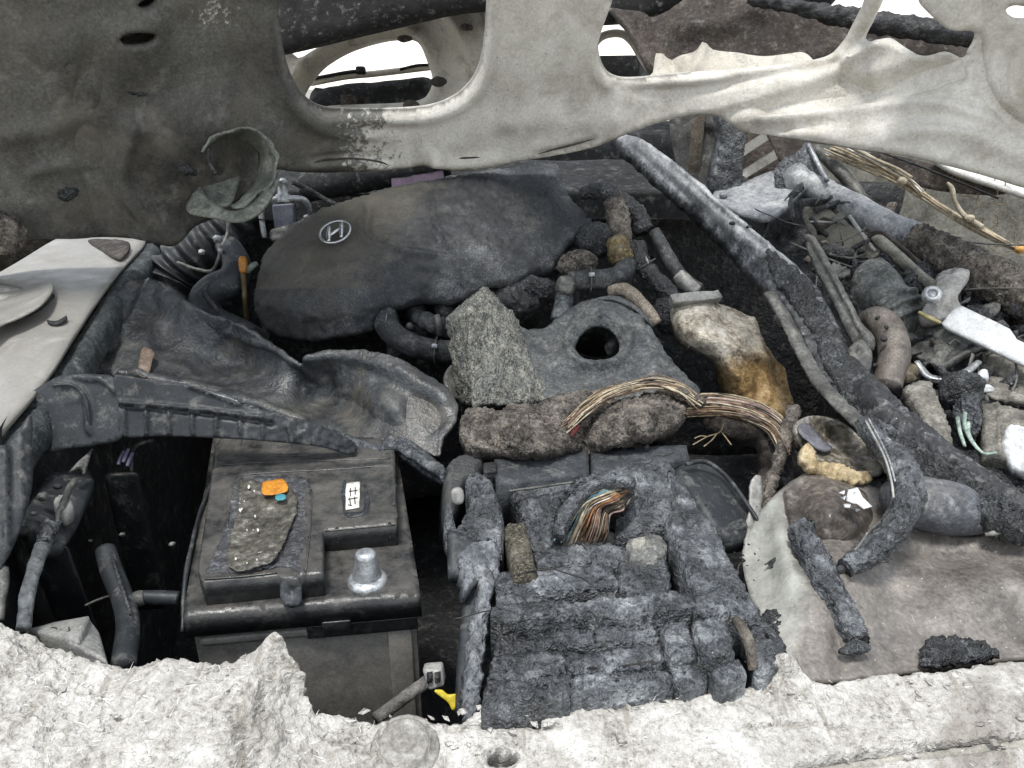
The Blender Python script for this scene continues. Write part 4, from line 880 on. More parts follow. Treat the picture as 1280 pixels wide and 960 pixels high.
obj("lid_latch", slab([q[0] + fnv * .006 + (0, 0, .004), q[1] + fnv * .006 + (0, 0, .004), q[1] + (0, 0, .004), q[0] + (0, 0, .004)], (0, 0, -.009), bevel=.0012), m_battery, bat)
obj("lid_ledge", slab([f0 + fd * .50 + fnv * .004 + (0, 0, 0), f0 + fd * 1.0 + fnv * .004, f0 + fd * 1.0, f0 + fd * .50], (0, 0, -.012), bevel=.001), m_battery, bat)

# ---------------------------------------------------------------- dark corner left of the battery
obj("battery_cable_strap", tube([(279, 560, .69), (268, 596, .64), (250, 640, .58), (238, 690, .52), (231, 730, .485), (228, 790, .45)], [2.5, 3, 2.5, 3, 3, 2.5], sub=10, noise=((.001, 60),)), m_blackplastic,
    label="thin black strap running down the left side of the battery", cat="strap")
brk = thing("connector_bracket", "dark plastic bracket with a pale plug in the shaded left corner", "bracket", P(75, 680, .56))
obj("plate", sheet([(66, 586), (78, 581), (108, 578), (119, 598), (118, 606), (100, 650), (82, 683), (62, 680), (40, 655), (24, 655), (22, 648), (44, 612)], [(66, 586, .60), (118, 600, .60), (82, 683, .50), (24, 652, .50)], sp=4, thick=.012, smooth=False, rnd=3, rdep=.003), m_blackplastic, brk)
obj("back_wall", slab([P(22, 655, .505), P(84, 684, .50), P(86, 684, .53), P(22, 655, .535)], (0, .01, -.10), bevel=.002), m_blackplastic, brk)
obj("plug", sheet([(67, 622), (80, 614), (88, 622), (91, 630), (80, 638), (70, 634)], [(67, 622, .53), (91, 630, .525), (80, 614, .54)], sp=2.5, thick=.012, rnd=3, rdep=.003), m_palemetal, brk)
obj("cable_lug", tube([(72, 653, .495), (72, 642, .51), (78, 632, .52), (86, 612, .54), (94, 600, .555)], [2, 3, 4, 4, 3.5]), m_greymetal, brk)
obj("stud", pblob(53, 621, .53, 7, 6, 6, noise=((.001, 200),)), m_greymetal, brk)
obj("stud", pblob(72, 608, .56, 6, 4, 5), m_deep, brk)
obj("stud", pblob(42, 642, .51, 4, 3, 4), m_greymetal, brk)
obj("terminal_tag", sheet([(90, 588), (102, 584), (106, 592), (110, 580), (116, 560), (108, 568), (100, 575)], [(90, 588, .575), (110, 580, .59), (112, 565, .60)], sp=3, thick=.006, noise=((.002, 120),)), m_greymetal, brk)
cb = thing("sooty_cable", "thick sooty cable hanging down from the left bracket", "cable", P(36, 780, .40))
obj("cable", tube([(66, 654, .485), (58, 672, .475), (50, 690, .46), (42, 715, .44), (34, 745, .42), (30, 785, .395)], [9, 9, 9, 9, 8.5, 8], sub=10, n=14, noise=((.0015, 70), (.0008, 240))), mat("greyed_cable_sleeve", [(.3, '#3f4245'), (.7, '#66696b')], 60, .8, bump=.6, bscale=260), cb)
obj("frayed_end", tube([(67, 650, .487), (60, 666, .478), (53, 684, .465)], [10, 12, 10], sub=8, n=14, noise=((.004, 120), (.002, 300))), m_chardark, cb)
h2 = thing("coolant_hose", "black rubber hose with moulded spine left of the battery", "hose", P(160, 820, .42))
obj("hose", tube([(132, 688, .52), (140, 715, .50), (152, 745, .475), (160, 780, .445), (154, 832, .40)], [12, 13, 13, 14, 15], sub=10, n=18), m_blackplastic, h2)
obj("moulded_spine", tube([(138, 690, .505), (146, 715, .485), (156, 745, .458), (163, 768, .44)], [1.6, 2, 2, 1.6], sub=22, n=8, ring=(5, .3)), m_hose, h2)
h3 = thing("stub_pipe", "short black pipe with pale clamp joining the battery side", "pipe", P(195, 752, .47))
obj("pipe", tube([(178, 746, .475), (200, 747, .475), (224, 748, .475)], [8, 9, 9], sub=8, n=14), m_blackplastic, h3)
obj("clamp", tube([(170, 748, .474), (174, 748, .473), (180, 747, .474)], [9, 10, 9], sub=4, n=14), m_greymetal, h3)
obj("thin_rod", tube([(106, 757, .47), (122, 750, .475), (138, 745, .485)], [1.4, 1.6, 1.6]), m_greymetal, h3)
gb = thing("ash_grey_box", "ash-grey plastic corner box behind the ash at lower left", "plastic box", P(85, 825, .38))
gbm = mat("ash_dusted_plastic", [(.3, '#6f706e'), (.6, '#8a8a86'), (.85, '#a5a39d')], 40, .8, bump=.5, speck=('#c5c3bd', .68, 300))
obj("box", slab([P(30, 786, .405), P(98, 800, .385), P(112, 768, .425), P(66, 778, .43)], (0, .0, -.055), bevel=.003, sub=0), gbm, gb)
obj("box_side", slab([P(84, 800, .388), P(134, 826, .375), P(124, 790, .42), P(108, 768, .43)], (0, 0, -.05), bevel=.003), gbm, gb)
for p_ in ([(62, 789), (64, 785), (70, 785), (71, 790), (66, 792), (61, 793)], [(76, 787), (76, 791), (82, 790), (86, 789), (86, 784)]):
    obj("raised_mark", tube([(x, y, float(np.interp(x, [30, 98], [.405, .392])) + (796 - y) * .0007, 'y') for x, y in p_], .9, sub=4, n=5), m_ink, gb)
obj("mounting_peg", tube([(2, 712, .44), (4, 730, .43), (2, 752, .42), (0, 776, .41)], [8, 7, 5, 5], n=12), m_greymetal, label="grey peg at the far left behind the ash", cat="peg")
obj("inner_splash_panel", sheet([(-40, 570), (10, 555), (38, 518), (40, 560), (38, 620), (8, 700), (-40, 740)], [(-40, 570, .48), (40, 530, .52), (0, 700, .44)], sp=6, thick=.006, ridges=[([(6, 560), (8, 690)], .006, 3), ([(26, 540), (26, 640)], .005, 3)]), m_blackplastic,
    label="dark blue-black splash panel under the wing seal", cat="panel")
ev = thing("shaded_harness", "violet-ended wire stubs in the dark gap under the air duct", "wires", P(155, 600, .60))
for x, y in ((148, 572), (154, 569), (159, 574)):
    obj("wire_stub", tube([(x, y + 9, .60), (x + 3, y, .605), (x + 7, y - 8, .61)], [2.2, 2.4, 2.2]), mat("violet_wire", [(.3, '#3f3d4f'), (.7, '#57546c')], 60, .5), ev)
obj("loop_wire", tube([(164, 590, .61), (165, 568, .615), (172, 556, .62), (192, 550, .625)], 2.2), m_black, ev)
obj("carrier", slab([P(130, 598, .64), P(172, 594, .64), P(172, 590, .68), P(132, 590, .68)], (0, 0, -.16), bevel=.004), m_black, ev)
for x, y, r in ((152, 668, 3.5), (215, 680, 4), (112, 676, 3)):
    obj("push_pin", pblob(x, y, .55, r, r * .6, r, noise=((.001, 200),)), m_greymetal, ev)
# ---------------------------------------------------------------- crusted block of the air box standing in the middle
ab = thing("air_box_block", "leaning crusted grey block of the air box, left of the round hole", "air box", P(620, 505, .80))
A = [P(558, 400, .90), P(608, 356, .92), P(642, 396, .90), P(684, 502, .80), P(592, 508, .735), P(575, 502, .82), P(585, 391, .805),
     P(600, 420, .98), P(648, 440, 1.0), P(680, 520, .92), P(585, 530, .90)]
g = hull([A[0], A[1], A[2], A[3], A[4], A[5], A[6], A[7], A[8], A[9], A[10]],
    [(0, 1, 6), (1, 2, 6), (2, 3, 4, 6), (0, 6, 4, 5), (0, 7, 1), (1, 7, 8, 2), (2, 8, 9, 3), (0, 5, 10, 7), (3, 9, 10, 5, 4), (7, 10, 9, 8)], sub=5, noise=((.005, 30), (.004, 110, 3), (.002, 320)))
obj("block", g, mat("crusted_grey_green_char", [(.1, '#3a3c3b'), (.35, '#5f6160'), (.55, '#818179'), (.78, '#a3a297'), (.95, '#bdbbb0')], 60, .92, fine=.6, bump=1.0, bscale=340, bdist=.003, speck=('#c9c7bc', .69, 420), pit=(260, .41, .5), soot=('#262827', .5), soot_scale=20), ab)
obj("inner_flap", sheet([(556, 470), (566, 456), (580, 480), (584, 500), (562, 490)], [(556, 470, .85), (580, 480, .86), (570, 500, .82)], sp=4, thick=.004, noise=((.002, 60),)), m_greymetal, ab)
tb = thing("throttle_tub", "melted grey intake tub with a round black hole", "intake tub", P(750, 500, .82))
HC = [(747 + 29 * math.cos(t), 427 - 22 * math.sin(t) + 2 * math.cos(2 * t)) for t in np.linspace(0, 2 * math.pi, 18, endpoint=False)]
obj("tub", sheet([(636, 404), (660, 412), (684, 408), (704, 394), (726, 380), (752, 374), (778, 374), (800, 386), (812, 404), (820, 420), (836, 446), (858, 470), (876, 490), (850, 506), (780, 512), (700, 512), (672, 500), (664, 460)],
    [(640, 410, .90), (704, 396, .93), (760, 376, .93), (812, 404, .90), (872, 490, .80), (780, 500, .79), (680, 500, .80), (747, 404, .89), (747, 450, .84), (700, 440, .86), (800, 450, .84)],
    holes=[HC], sp=3.2, thick=.008, noise=((.004, 24), (.002, 80), (.0012, 260)), lip=(.008, 9), ragged=2, ridges=[([(690, 412), (720, 390), (760, 384), (800, 400)], .007, 6), ([(680, 470), (740, 470), (800, 476)], -.004, 12), ([(800, 410), (824, 450), (850, 486)], .005, 6)]),
    mat("melted_grey_tub", [(.1, '#25282a'), (.4, '#3f4244'), (.66, '#5c5e5e'), (.9, '#86867f')], 34, .75, fine=.45, bump=.8, bscale=300, bdist=.002, speck=('#a9a9a5', .7, 400)), tb)
thr = [P(747 + 29 * math.cos(t), 427 - 22 * math.sin(t), .875 - .03 * math.sin(-t)) for t in np.linspace(0, 2 * math.pi, 25)]
c_ = sum(thr[:-1]) / 24
v, f = [], []
for k in range(5):
    for q in thr[:-1]: v.append(c_ + (q - c_) * (1.06 - .02 * k) + np.array([0, .03, -.03]) * k + (np.array([0, .01, 0])))
for k in range(4):
    for j in range(24): f.append((k * 24 + j, k * 24 + (j + 1) % 24, (k + 1) * 24 + (j + 1) % 24, (k + 1) * 24 + j))
f.append(tuple(4 * 24 + j for j in range(24)))
obj("bore", Geo(v, f), m_deep, tb)
obj("throttle_flap", sheet([(756, 432), (772, 416), (775, 428), (764, 446)], [(756, 432, .90), (772, 416, .91), (764, 446, .89)], sp=4, thick=.003), m_black, tb)
for k in range(5):
    o_ = k * 5
    obj("fused_wire", tube([(700 + o_, 398 - k, .925), (726 + o_, 381 - k * 1.5, .93), (760 + o_ * .6, 374 - k * .6, .925), (790 + o_ * .5, 384 + k, .91), (808 + o_ * .4, 400 + k * 2, .895)], 1.6, sub=8, n=7, noise=((.0012, 120),)), m_greymetal if k % 2 else m_melts, tb)
obj("bent_lever", tube([(762, 364, .96), (780, 362, .95), (796, 374, .94), (812, 392, .92), (822, 404, .91)], [7, 9, 9, 8, 6], sub=8, n=12, noise=((.002, 80),)), mat("tan_burnt_metal", [(.3, '#655d52'), (.6, '#8d8375'), (.85, '#b1a797')], 50, .6, bump=.6), tb)

# ---------------------------------------------------------------- hoses behind the tub
hs3 = thing("charred_hose_cluster", "charred hoses and crusted pipe joints behind the round-holed tub", "hoses", P(780, 370, 1.0))
obj("crusted_pipe", tube([(768, 252, 1.10), (772, 272, 1.08), (776, 296, 1.06), (778, 322, 1.04), (784, 342, 1.02)], [13, 15, 14, 15, 13], sub=8, n=16, noise=((.005, 60), (.003, 180))), m_char2, hs3)
obj("mustard_collar", tube([(772, 300, 1.045), (775, 316, 1.03), (777, 330, 1.02)], [13, 15, 13], sub=8, n=16, noise=((.005, 80), (.003, 220))), m_gunk, hs3)
obj("elbow_hose", tube([(784, 330, 1.02), (776, 344, 1.0), (756, 349, .98), (730, 350, .97), (712, 352, .965)], [13, 14, 13, 13, 12], sub=8, n=16, noise=((.002, 80),)), m_hose, hs3)
obj("hose_end", pblob(707, 358, .955, 13, 15, 12, noise=((.003, 90),)), m_greymetal, hs3)
obj("hose_end_stem", tube([(706, 366, .955), (704, 384, .95), (700, 402, .94)], [11, 12, 14], sub=6, n=14, noise=((.002, 60),)), m_melts, hs3)
obj("side_hose", tube([(796, 306, 1.05), (800, 326, 1.03), (814, 344, 1.01), (832, 362, .99), (850, 384, .97)], [12, 13, 12, 12, 11], sub=8, n=14, noise=((.004, 70), (.002, 200))), m_chardark, hs3)
obj("side_hose", tube([(818, 290, 1.10), (832, 316, 1.07), (850, 344, 1.04), (872, 364, 1.02)], [8, 9, 9, 10], sub=8, n=12, noise=((.002, 90),)), m_hose, hs3)
obj("frosted_fitting", tube([(848, 344, 1.02), (858, 354, 1.01), (872, 364, 1.0)], [9, 10, 7], sub=6, n=12, noise=((.003, 120),)), m_palemetal, hs3)
obj("round_housing", pblob(722, 330, 1.01, 27, 18, 24, rot=10, noise=((.004, 50), (.002, 160))), m_char2, hs3)
obj("upper_hose", tube([(726, 244, 1.16), (750, 238, 1.15), (776, 252, 1.13), (796, 268, 1.12), (806, 290, 1.10)], [8, 12, 13, 13, 12], sub=8, n=14, noise=((.004, 60),)), m_chardark, hs3)
obj("back_lump", pblob(744, 300, 1.07, 26, 24, 24, noise=((.008, 40), (.003, 140))), m_chardark, hs3)
obj("back_lump", pblob(668, 362, .99, 34, 16, 26, noise=((.008, 40), (.003, 140))), m_chardark, hs3)
obj("back_lump", pblob(840, 396, .97, 24, 26, 24, noise=((.008, 40), (.003, 140))), m_chardark, hs3)
obj("back_lump", pblob(642, 380, .98, 34, 22, 26, noise=((.008, 40), (.003, 140))), m_deep, hs3)
obj("twig_wire", tube([(776, 250, 1.1), (777, 244, 1.1), (774, 238, 1.1)], 1.6, n=6), m_char2, hs3)

clamp(738, 350, .972, 0.0, 14.5, hs3); clamp(778, 338, 1.03, 1.5, 16, hs3); clamp(806, 332, 1.025, -1.0, 14, hs3)
# ---------------------------------------------------------------- aluminium housing
al = thing("aluminium_housing", "oil-browned aluminium casting with a pale flat lip, under the long rail", "casting", P(920, 500, .86))
obj("casting", sheet([(838, 378), (850, 370), (880, 370), (904, 374), (926, 382), (944, 396), (960, 420), (974, 446), (986, 470), (996, 500), (986, 520), (950, 512), (926, 500), (914, 476), (900, 450), (884, 430), (862, 416), (846, 404)],
    [(838, 378, .95), (904, 374, .97), (944, 396, .98), (974, 446, .93), (996, 505, .86), (926, 500, .86), (900, 450, .87), (870, 410, .89), (930, 440, .88)], sp=3.2, thick=.02, noise=((.005, 24), (.002, 80)), rnd=10, rdep=.014,
    ridges=[([(880, 426), (930, 440), (990, 470)], .006, 5), ([(940, 400), (950, 440), (960, 500)], .006, 6), ([(910, 455), (925, 480), (930, 505)], .004, 5)], bumps=[(910, 395, 12, 10, -.006), (932, 415, 10, 10, .006)],
    burn=lambda p, d: np.clip((p[:, 0] - 890) / 90, 0, 1) * .5 + np.clip((p[:, 1] - 430) / 60, -.5, .6)), m_alu, al)
obj("flat_lip", slab([P(838, 368, .93), P(898, 362, .95), P(903, 372, .94), P(842, 379, .925)], (0, .012, -.010), sub=3, noise=((.002, 90),)), m_palemetal, al)
# ---------------------------------------------------------------- harness crusted over the back of the fuse box
lf = thing("crusted_harness", "two porous burnt lumps of wiring loom lying across the fuse box", "wiring loom", P(720, 560, .84, 'z'))
def lump(name, out, z, seed):
    return obj(name, sheet(out, z, mode='z', sp=2.5, thick=.03, rnd=10, rdep=.014, noise=((.006, 34), (.003, 140, 3), (.0018, 380, 2)), ragged=3, seed=seed), m_char2, lf)
lump("loom_lump", [(574, 528), (580, 512), (600, 504), (622, 508), (640, 503), (664, 502), (690, 490), (716, 482), (742, 482), (760, 486), (748, 500), (730, 512), (716, 530), (722, 548), (736, 556), (700, 566), (650, 574), (610, 568), (584, 560), (574, 545)],
     [(575, 530, .875), (650, 505, .885), (740, 484, .89), (735, 555, .865), (620, 570, .86), (650, 535, .89), (720, 520, .885)], 2)
lump("loom_lump", [(728, 548), (736, 524), (752, 508), (776, 494), (806, 486), (838, 480), (858, 484), (866, 500), (862, 518), (850, 536), (830, 550), (800, 560), (764, 564), (740, 560)],
     [(728, 548, .868), (780, 495, .885), (858, 486, .885), (860, 520, .875), (800, 560, .862), (790, 525, .895)], 6)
lump("loom_lump", [(684, 506), (708, 494), (740, 488), (772, 492), (776, 520), (764, 548), (738, 562), (706, 562), (684, 548)], [(684, 506, .876), (772, 492, .878), (764, 548, .862), (690, 556, .858), (726, 520, .874)], 9)
obj("crack_root", tube([(714, 546, .876), (718, 538, .880), (724, 532, .882)], [1.5, 3.5, 1.5], mode="z"), mat("red_wire_end", [(.3, '#7d3a34'), (.7, '#a9544c')], 60, .6), lf)
def strands(path, width, n, cols, rpx, parent, seed, mode='y', jit=.5, name="exposed_wires", spread_end=1.0, thickpx=6):
    rg2 = np.random.default_rng(seed); groups = {}
    path = np.array([p[:3] for p in path], float)
    for k in range(n):
        off = (k / (n - 1) - .5) * width; dz = -abs(math.cos(k / (n - 1) * math.pi - math.pi / 2)) * .0 
        pts = []
        tang = np.gradient(path[:, :2], axis=0); tang /= np.linalg.norm(tang, axis=1)[:, None]
        nr = np.c_[-tang[:, 1], tang[:, 0]]
        lift = math.sqrt(max(0, 1 - (2 * k / (n - 1) - 1) ** 2)) * thickpx
        for i, p in enumerate(path):
            s = 1 + (spread_end - 1) * i / (len(path) - 1)
            q = p[:2] + nr[i] * (off * s + rg2.normal() * jit) + tang[i] * ((i == 0) - (i == len(path) - 1)) * -abs(rg2.normal()) * 5
            vv = p[2] + .0012 * math.sin(i * 1.7 + k * 2.3) + (lift * .0007 * (1 if mode == 'z' else -1)) + rg2.normal() * .0006
            pts.append((q[0], q[1], vv))
        if rg2.random() < .22:
            e_ = rg2.integers(2); k_ = 0 if e_ else -1; pts[k_] = (pts[k_][0] + rg2.normal() * 6, pts[k_][1] + rg2.normal() * 5, pts[k_][2] + rg2.normal() * .003)
        c = cols[rg2.integers(len(cols))]
        groups.setdefault(c, []).append(tube(pts, rpx * rg2.uniform(.7, 1.25), mode=mode, sub=7, n=6, noise=((.0004, 200),)))
    for c, gs in groups.items(): obj(name, gs, WIRE[c], parent)
strands([(714, 528, .884), (734, 509, .889), (760, 493, .893), (790, 483, .894), (820, 479, .893), (850, 487, .889), (868, 500, .880)], 14, 34, ("cream", "tan", "brown", "tan", "cream", "brown", "pink", "black", "tan"), .85, lf, 3, mode='z', name="exposed_wires", jit=1.1, thickpx=9)
ln = thing("loom_branch", "striped bundle of bared wires bending down right of the crusted harness", "wire bundle", P(985, 600, .74))
strands([(858, 508, .868), (885, 505, .868), (915, 508, .866), (945, 516, .862), (970, 532, .855), (984, 556, .845)], 27, 44, ("tan", "brown", "black", "brown", "tan", "cream", "brown", "pink", "black"), .95, ln, 4, mode='z', thickpx=14, jit=.9)
obj("loom_core", tube([(858, 512, .858, 'z'), (900, 510, .858, 'z'), (945, 520, .852, 'z'), (972, 540, .843, 'z'), (982, 570, .83, 'z'), (974, 610, .81, 'z')], [14, 14, 14, 14, 14, 13], sub=8, n=14, noise=((.003, 60), (.002, 200))), m_chardark, ln)
obj("loom_tail", tube([(880, 524, .845, 'z'), (910, 534, .84, 'z'), (950, 545, .83, 'z'), (964, 580, .81, 'z'), (955, 640, .78, 'z')], [9, 12, 14, 15, 14], sub=8, n=14, noise=((.003, 60), (.0015, 220))), mat("sooty_brown_sleeve", [(.3, '#38332d'), (.6, '#57504a'), (.85, '#7a7168')], 60, .85, bump=.7), ln)
for pl_ in ([(905, 528), (900, 540), (884, 546), (866, 556)], [(896, 542), (890, 550), (880, 558)], [(902, 540), (908, 548), (914, 556)], [(884, 546), (876, 545), (868, 548)]):
    obj("frayed_filament", tube([(x, y, .847) for x, y in pl_], .9, mode='z', sub=6, n=5), WIRE["tan"], ln)

for x_, y_, z_, r_ in ((852, 492, .892, 10), (870, 502, .884, 13), (760, 494, .896, 7)):
    obj("char_wrap", pblob(x_, y_, z_, r_, r_ * .8, r_, mode='z', noise=((.004, 90), (.002, 260))), m_char2, ln if x_ > 865 else lf)
# ---------------------------------------------------------------- black control box under the harness
for xs, lab in (([(618, 572), (700, 566), (735, 560), (737, 592), (620, 606)], "black control box block under the left loom lump"), ([(739, 562), (800, 556), (858, 554), (862, 572), (800, 584), (740, 590)], "black control box block under the right loom lump")):
    obj("control_box", sheet(xs, [(x, y, .858 - .0 * i) for i, (x, y) in enumerate(xs)], mode='z', smooth=False, sp=5, ext=(0, .015, -.06), rnd=3, rdep=.002, noise=((.001, 60),)), mat("dark_control_box_plastic", [(.1, '#222528'), (.5, '#33363a'), (.9, '#55585b')], 40, .7, bump=.5), label=lab, cat="control box")

# ---------------------------------------------------------------- fuse box
fb = thing("fuse_box", "burnt open fuse box full of grey char right of the battery", "fuse box", np.r_[P(760, 740, .85, 'z')[:2], .68])
def slabz(name, out, z, seed=0, rnd=7, rdep=.008, down=.05, shrink=0, noise=None, m=m_char, sp=2.6, ragged=2, parent=fb, ridges=(), bumps=(), label=None):
    zz = [(x, y, z if np.isscalar(z) else zv) for (x, y), zv in zip(out, [z] * len(out) if np.isscalar(z) else z)]
    return obj(name, sheet(out, zz, mode='z', sp=sp, ext=(0, 0, -down), rnd=rnd, rdep=rdep, ragged=ragged, seed=seed, ridges=ridges, bumps=bumps, shrink=shrink, noise=noise or ((.0028, 36), (.0022, 120, 3), (.0016, 340, 2))), m, parent, label=label)
bed = [(586, 596), (620, 600), (700, 590), (760, 580), (800, 572), (832, 570), (852, 582), (862, 606), (878, 634), (898, 664), (916, 700), (932, 736), (956, 772), (980, 806), (974, 834), (936, 854), (860, 872), (760, 884), (620, 892), (580, 892), (588, 840), (604, 780), (618, 730), (612, 680), (596, 640)]
slabz("char_bed", bed, [.806] * len(bed), 1, rnd=6, rdep=.006, down=.10, m=m_deep, noise=((.006, 26), (.003, 90, 3), (.002, 240, 3)))
K = dict(rnd=1.8, rdep=.0016, ragged=2.6, shrink=1.8, noise=((.0032, 30), (.0018, 110, 3), (.0012, 300, 2, 1)))
def blk(name, out, z, seed, **k):
    kk = dict(K); kk.update(k); return slabz(name, out, z, seed, **kk)
# mush round the fan of wires
blk("top_crust", [(640, 612), (690, 602), (718, 600), (704, 630), (694, 660), (692, 684), (668, 688), (652, 660), (646, 636)], [.846, .85, .852, .846, .84, .838, .838, .84, .844], 17, rnd=6, rdep=.006, noise=((.006, 34), (.003, 120, 3), (.0015, 300)))
blk("top_crust", [(712, 604), (746, 588), (800, 574), (832, 572), (846, 590), (852, 620), (840, 650), (828, 664), (786, 672), (764, 676), (768, 650), (790, 620), (770, 602)], [.856, .866, .874, .872, .870, .864, .858, .852, .846, .84, .846, .86, .862], 16, rnd=6, rdep=.006, noise=((.008, 30), (.004, 90, 3), (.002, 260, 2)))
blk("fan_ledge", [(668, 690), (694, 682), (774, 680), (780, 700), (740, 704), (676, 711)], .848, 21)
blk("relay_bar", [(626, 716), (690, 710), (759, 706), (768, 716), (766, 734), (690, 738), (628, 738)], .853, 2)
blk("relay_bar", [(624, 756), (700, 751), (795, 744), (861, 741), (866, 760), (821, 767), (720, 770), (624, 774)], .864, 3, shrink=1, ridges=[([(690, 770), (760, 768), (822, 765)], -.005, 1.4), ([(690, 774), (760, 773), (822, 770)], .003, 1.4)])
blk("left_chunk", [(624, 738), (650, 738), (676, 748), (674, 758), (624, 762)], .849, 22)
blk("crumb", [(684, 742), (716, 738), (728, 748), (720, 754), (688, 755)], .842, 23)
blk("crumb", [(734, 738), (764, 736), (776, 742), (770, 748), (738, 752)], .845, 24)
def cells(quad, rows, cols, z, seed, skip=(), name="fuse_cell"):
    rq = np.random.default_rng(seed); q = np.array(quad, float)
    def at(u, v): return (q[0] * (1 - u) + q[1] * u) * (1 - v) + (q[3] * (1 - u) + q[2] * u) * v
    for r_ in range(rows):
        us = np.cumsum(np.r_[0, rq.uniform(.6, 1.4, cols)]); us /= us[-1]
        for c0 in range(cols):
            if (r_, c0) in skip: continue
            u0, u1, v0, v1 = us[c0] + .006, us[c0 + 1] - .006, r_ / rows + .015, (r_ + 1) / rows - .03
            zz = z + rq.uniform(-.002, .002)
            pts = [at(u0, v0), at((u0 + u1) / 2, v0 + rq.normal() * .02), at(u1, v0), at(u1, v1), at((u0 + u1) / 2, v1 + rq.normal() * .02), at(u0, v1)]
            tilt = rq.normal(size=6) * .0012
            gr = []
            for _ in range(5):
                ug, vg = rq.uniform(u0, u1), rq.uniform(v0, v1); L_ = rq.uniform(.05, .2)
                gr.append(([tuple(at(ug, vg)), tuple(at(min(u1, ug + L_), vg + rq.normal() * .02))], -.004 * rq.uniform(.5, 1.4), -1.6))
            obj(name, sheet([tuple(a) for a in pts], [(a[0], a[1], zz + t) for a, t in zip(pts, tilt)], mode='z', smooth=False, sp=3, ext=(0, 0, -.04), rnd=1.8, rdep=.0016, ragged=1.4, ridges=gr, seed=seed * 10 + r_ * cols + c0, noise=((.0025, 60), (.002, 160, 3, 1), (.0012, 380))), m_char, fb)
cells([(624, 784), (818, 777), (842, 864), (602, 886)], 3, 2, .852, 51)
for out, z, sd in (([(828, 784), (856, 780), (872, 818), (850, 828), (836, 820)], .860, 5), ([(866, 778), (906, 777), (916, 812), (886, 817)], .868, 7), ([(842, 836), (878, 830), (884, 854), (853, 861)], .852, 6), ([(890, 828), (922, 822), (930, 844), (896, 854)], .858, 8)):
    blk("fuse_cube", out, z, sd, rnd=3, rdep=.003)
blk("relay_cube", [(784, 674), (806, 668), (826, 668), (834, 692), (806, 702), (788, 698)], .862, 9, m=mat("pale_ashed_char", [(.1, '#2f3132'), (.5, '#6b6c69'), (.85, '#a9a8a0')], 60, .9, bump=1.0, bscale=300, bdist=.0025))
blk("relay_cube", [(776, 704), (806, 706), (830, 698), (838, 722), (828, 742), (790, 746), (774, 724)], .857, 10)
blk("side_ramp", [(836, 586), (854, 598), (868, 622), (886, 650), (905, 680), (922, 712), (938, 744), (950, 772), (910, 772), (874, 770), (866, 742), (856, 712), (846, 680), (834, 650), (846, 622)], [.878, .876, .874, .872, .870, .867, .864, .861, .862, .863, .866, .869, .872, .874, .876], 13, noise=((.003, 22), (.0015, 90), (.001, 300, 2, 1)))
blk("side_ramp", [(928, 776), (952, 774), (980, 808), (974, 832), (950, 846), (942, 830), (936, 800)], .852, 26)
obj("bent_brown_pipe", tube([(920, 776, .862), (930, 790, .862), (938, 812, .858), (942, 838, .85)], [6, 7.5, 7.5, 7], mode='z', noise=((.0015, 80),)), mat("soot_brown_pipe", [(.1, '#2a2723'), (.5, '#4e4840'), (.85, '#7d7568')], 60, .6, bump=.6), fb)
obj("ribbed_stub", tube([(960, 790, .856), (970, 806, .852), (974, 824, .846)], [5, 6, 5], mode='z', noise=((.002, 80),)), m_chardark, fb)
blk("tan_stub", [(630, 652), (648, 648), (660, 654), (668, 690), (672, 714), (652, 722), (638, 716), (634, 684)], .862, 14, rnd=7, rdep=.008, m=mat("tan_crust", [(.1, '#35322c'), (.5, '#5d584c'), (.85, '#8d8674')], 90, .92, bump=1.0, bscale=360, bdist=.003, speck=('#b5ad99', .67, 420), pit=(420, .43, .7)))
blk("melted_wall", [(582, 596), (596, 588), (612, 600), (624, 622), (630, 648), (626, 690), (616, 676), (600, 672), (588, 690), (574, 676), (566, 664), (580, 640)], [.868] * 4 + [.860] * 8, 15, rnd=5, rdep=.006, noise=((.005, 40), (.003, 120, 3), (.0014, 300)))
blk("pale_chip", [(788, 672), (804, 668), (810, 676), (800, 686), (790, 684)], .865, 18, m=mat("chalk_chip", [(.3, '#85837b'), (.7, '#a9a79d')], 90, .9, bump=.8), down=.006)
# loose crumbs of char lying in the gaps, too many to count
rgc = np.random.default_rng(8); gs = []
poly = np.array([(620, 690), (840, 660), (900, 760), (940, 850), (610, 880)], float)
for x, y in rgc.uniform((620, 600), (950, 880), (420, 2)):
    r = rgc.uniform(.6, 2.6)
    gs.append(pblob(x, y, .846 + rgc.uniform(0, .012), r, r * .7, r, mode='z', rot=rgc.uniform(0, 180), nu=7, nv=5, e=(.6, .6)))
crumbs = obj("char_crumbs", gs, m_char, fb, kind="stuff")
gs = []
rgw = np.random.default_rng(19)
for k in range(26):
    x, y = rgw.uniform(600, 940), rgw.uniform(500, 860)
    if y < 590 and x > 860: continue
    z = .892 if y < 570 else .860
    p0 = P(x, y, z, 'z'); pts_ = [p0]; d = rgw.normal(size=3) * np.array([.0035, .0035, .001])
    for j in range(4): d = d + rgw.normal(size=3) * np.array([.003, .003, .0015]); pts_.append(pts_[-1] + d * .8)
    gs.append(tube3(crom(np.array(pts_), n=5), rgw.uniform(.0003, .0007), n=5))
obj("stray_filaments", gs, WIRE["black"], fb, kind="stuff")
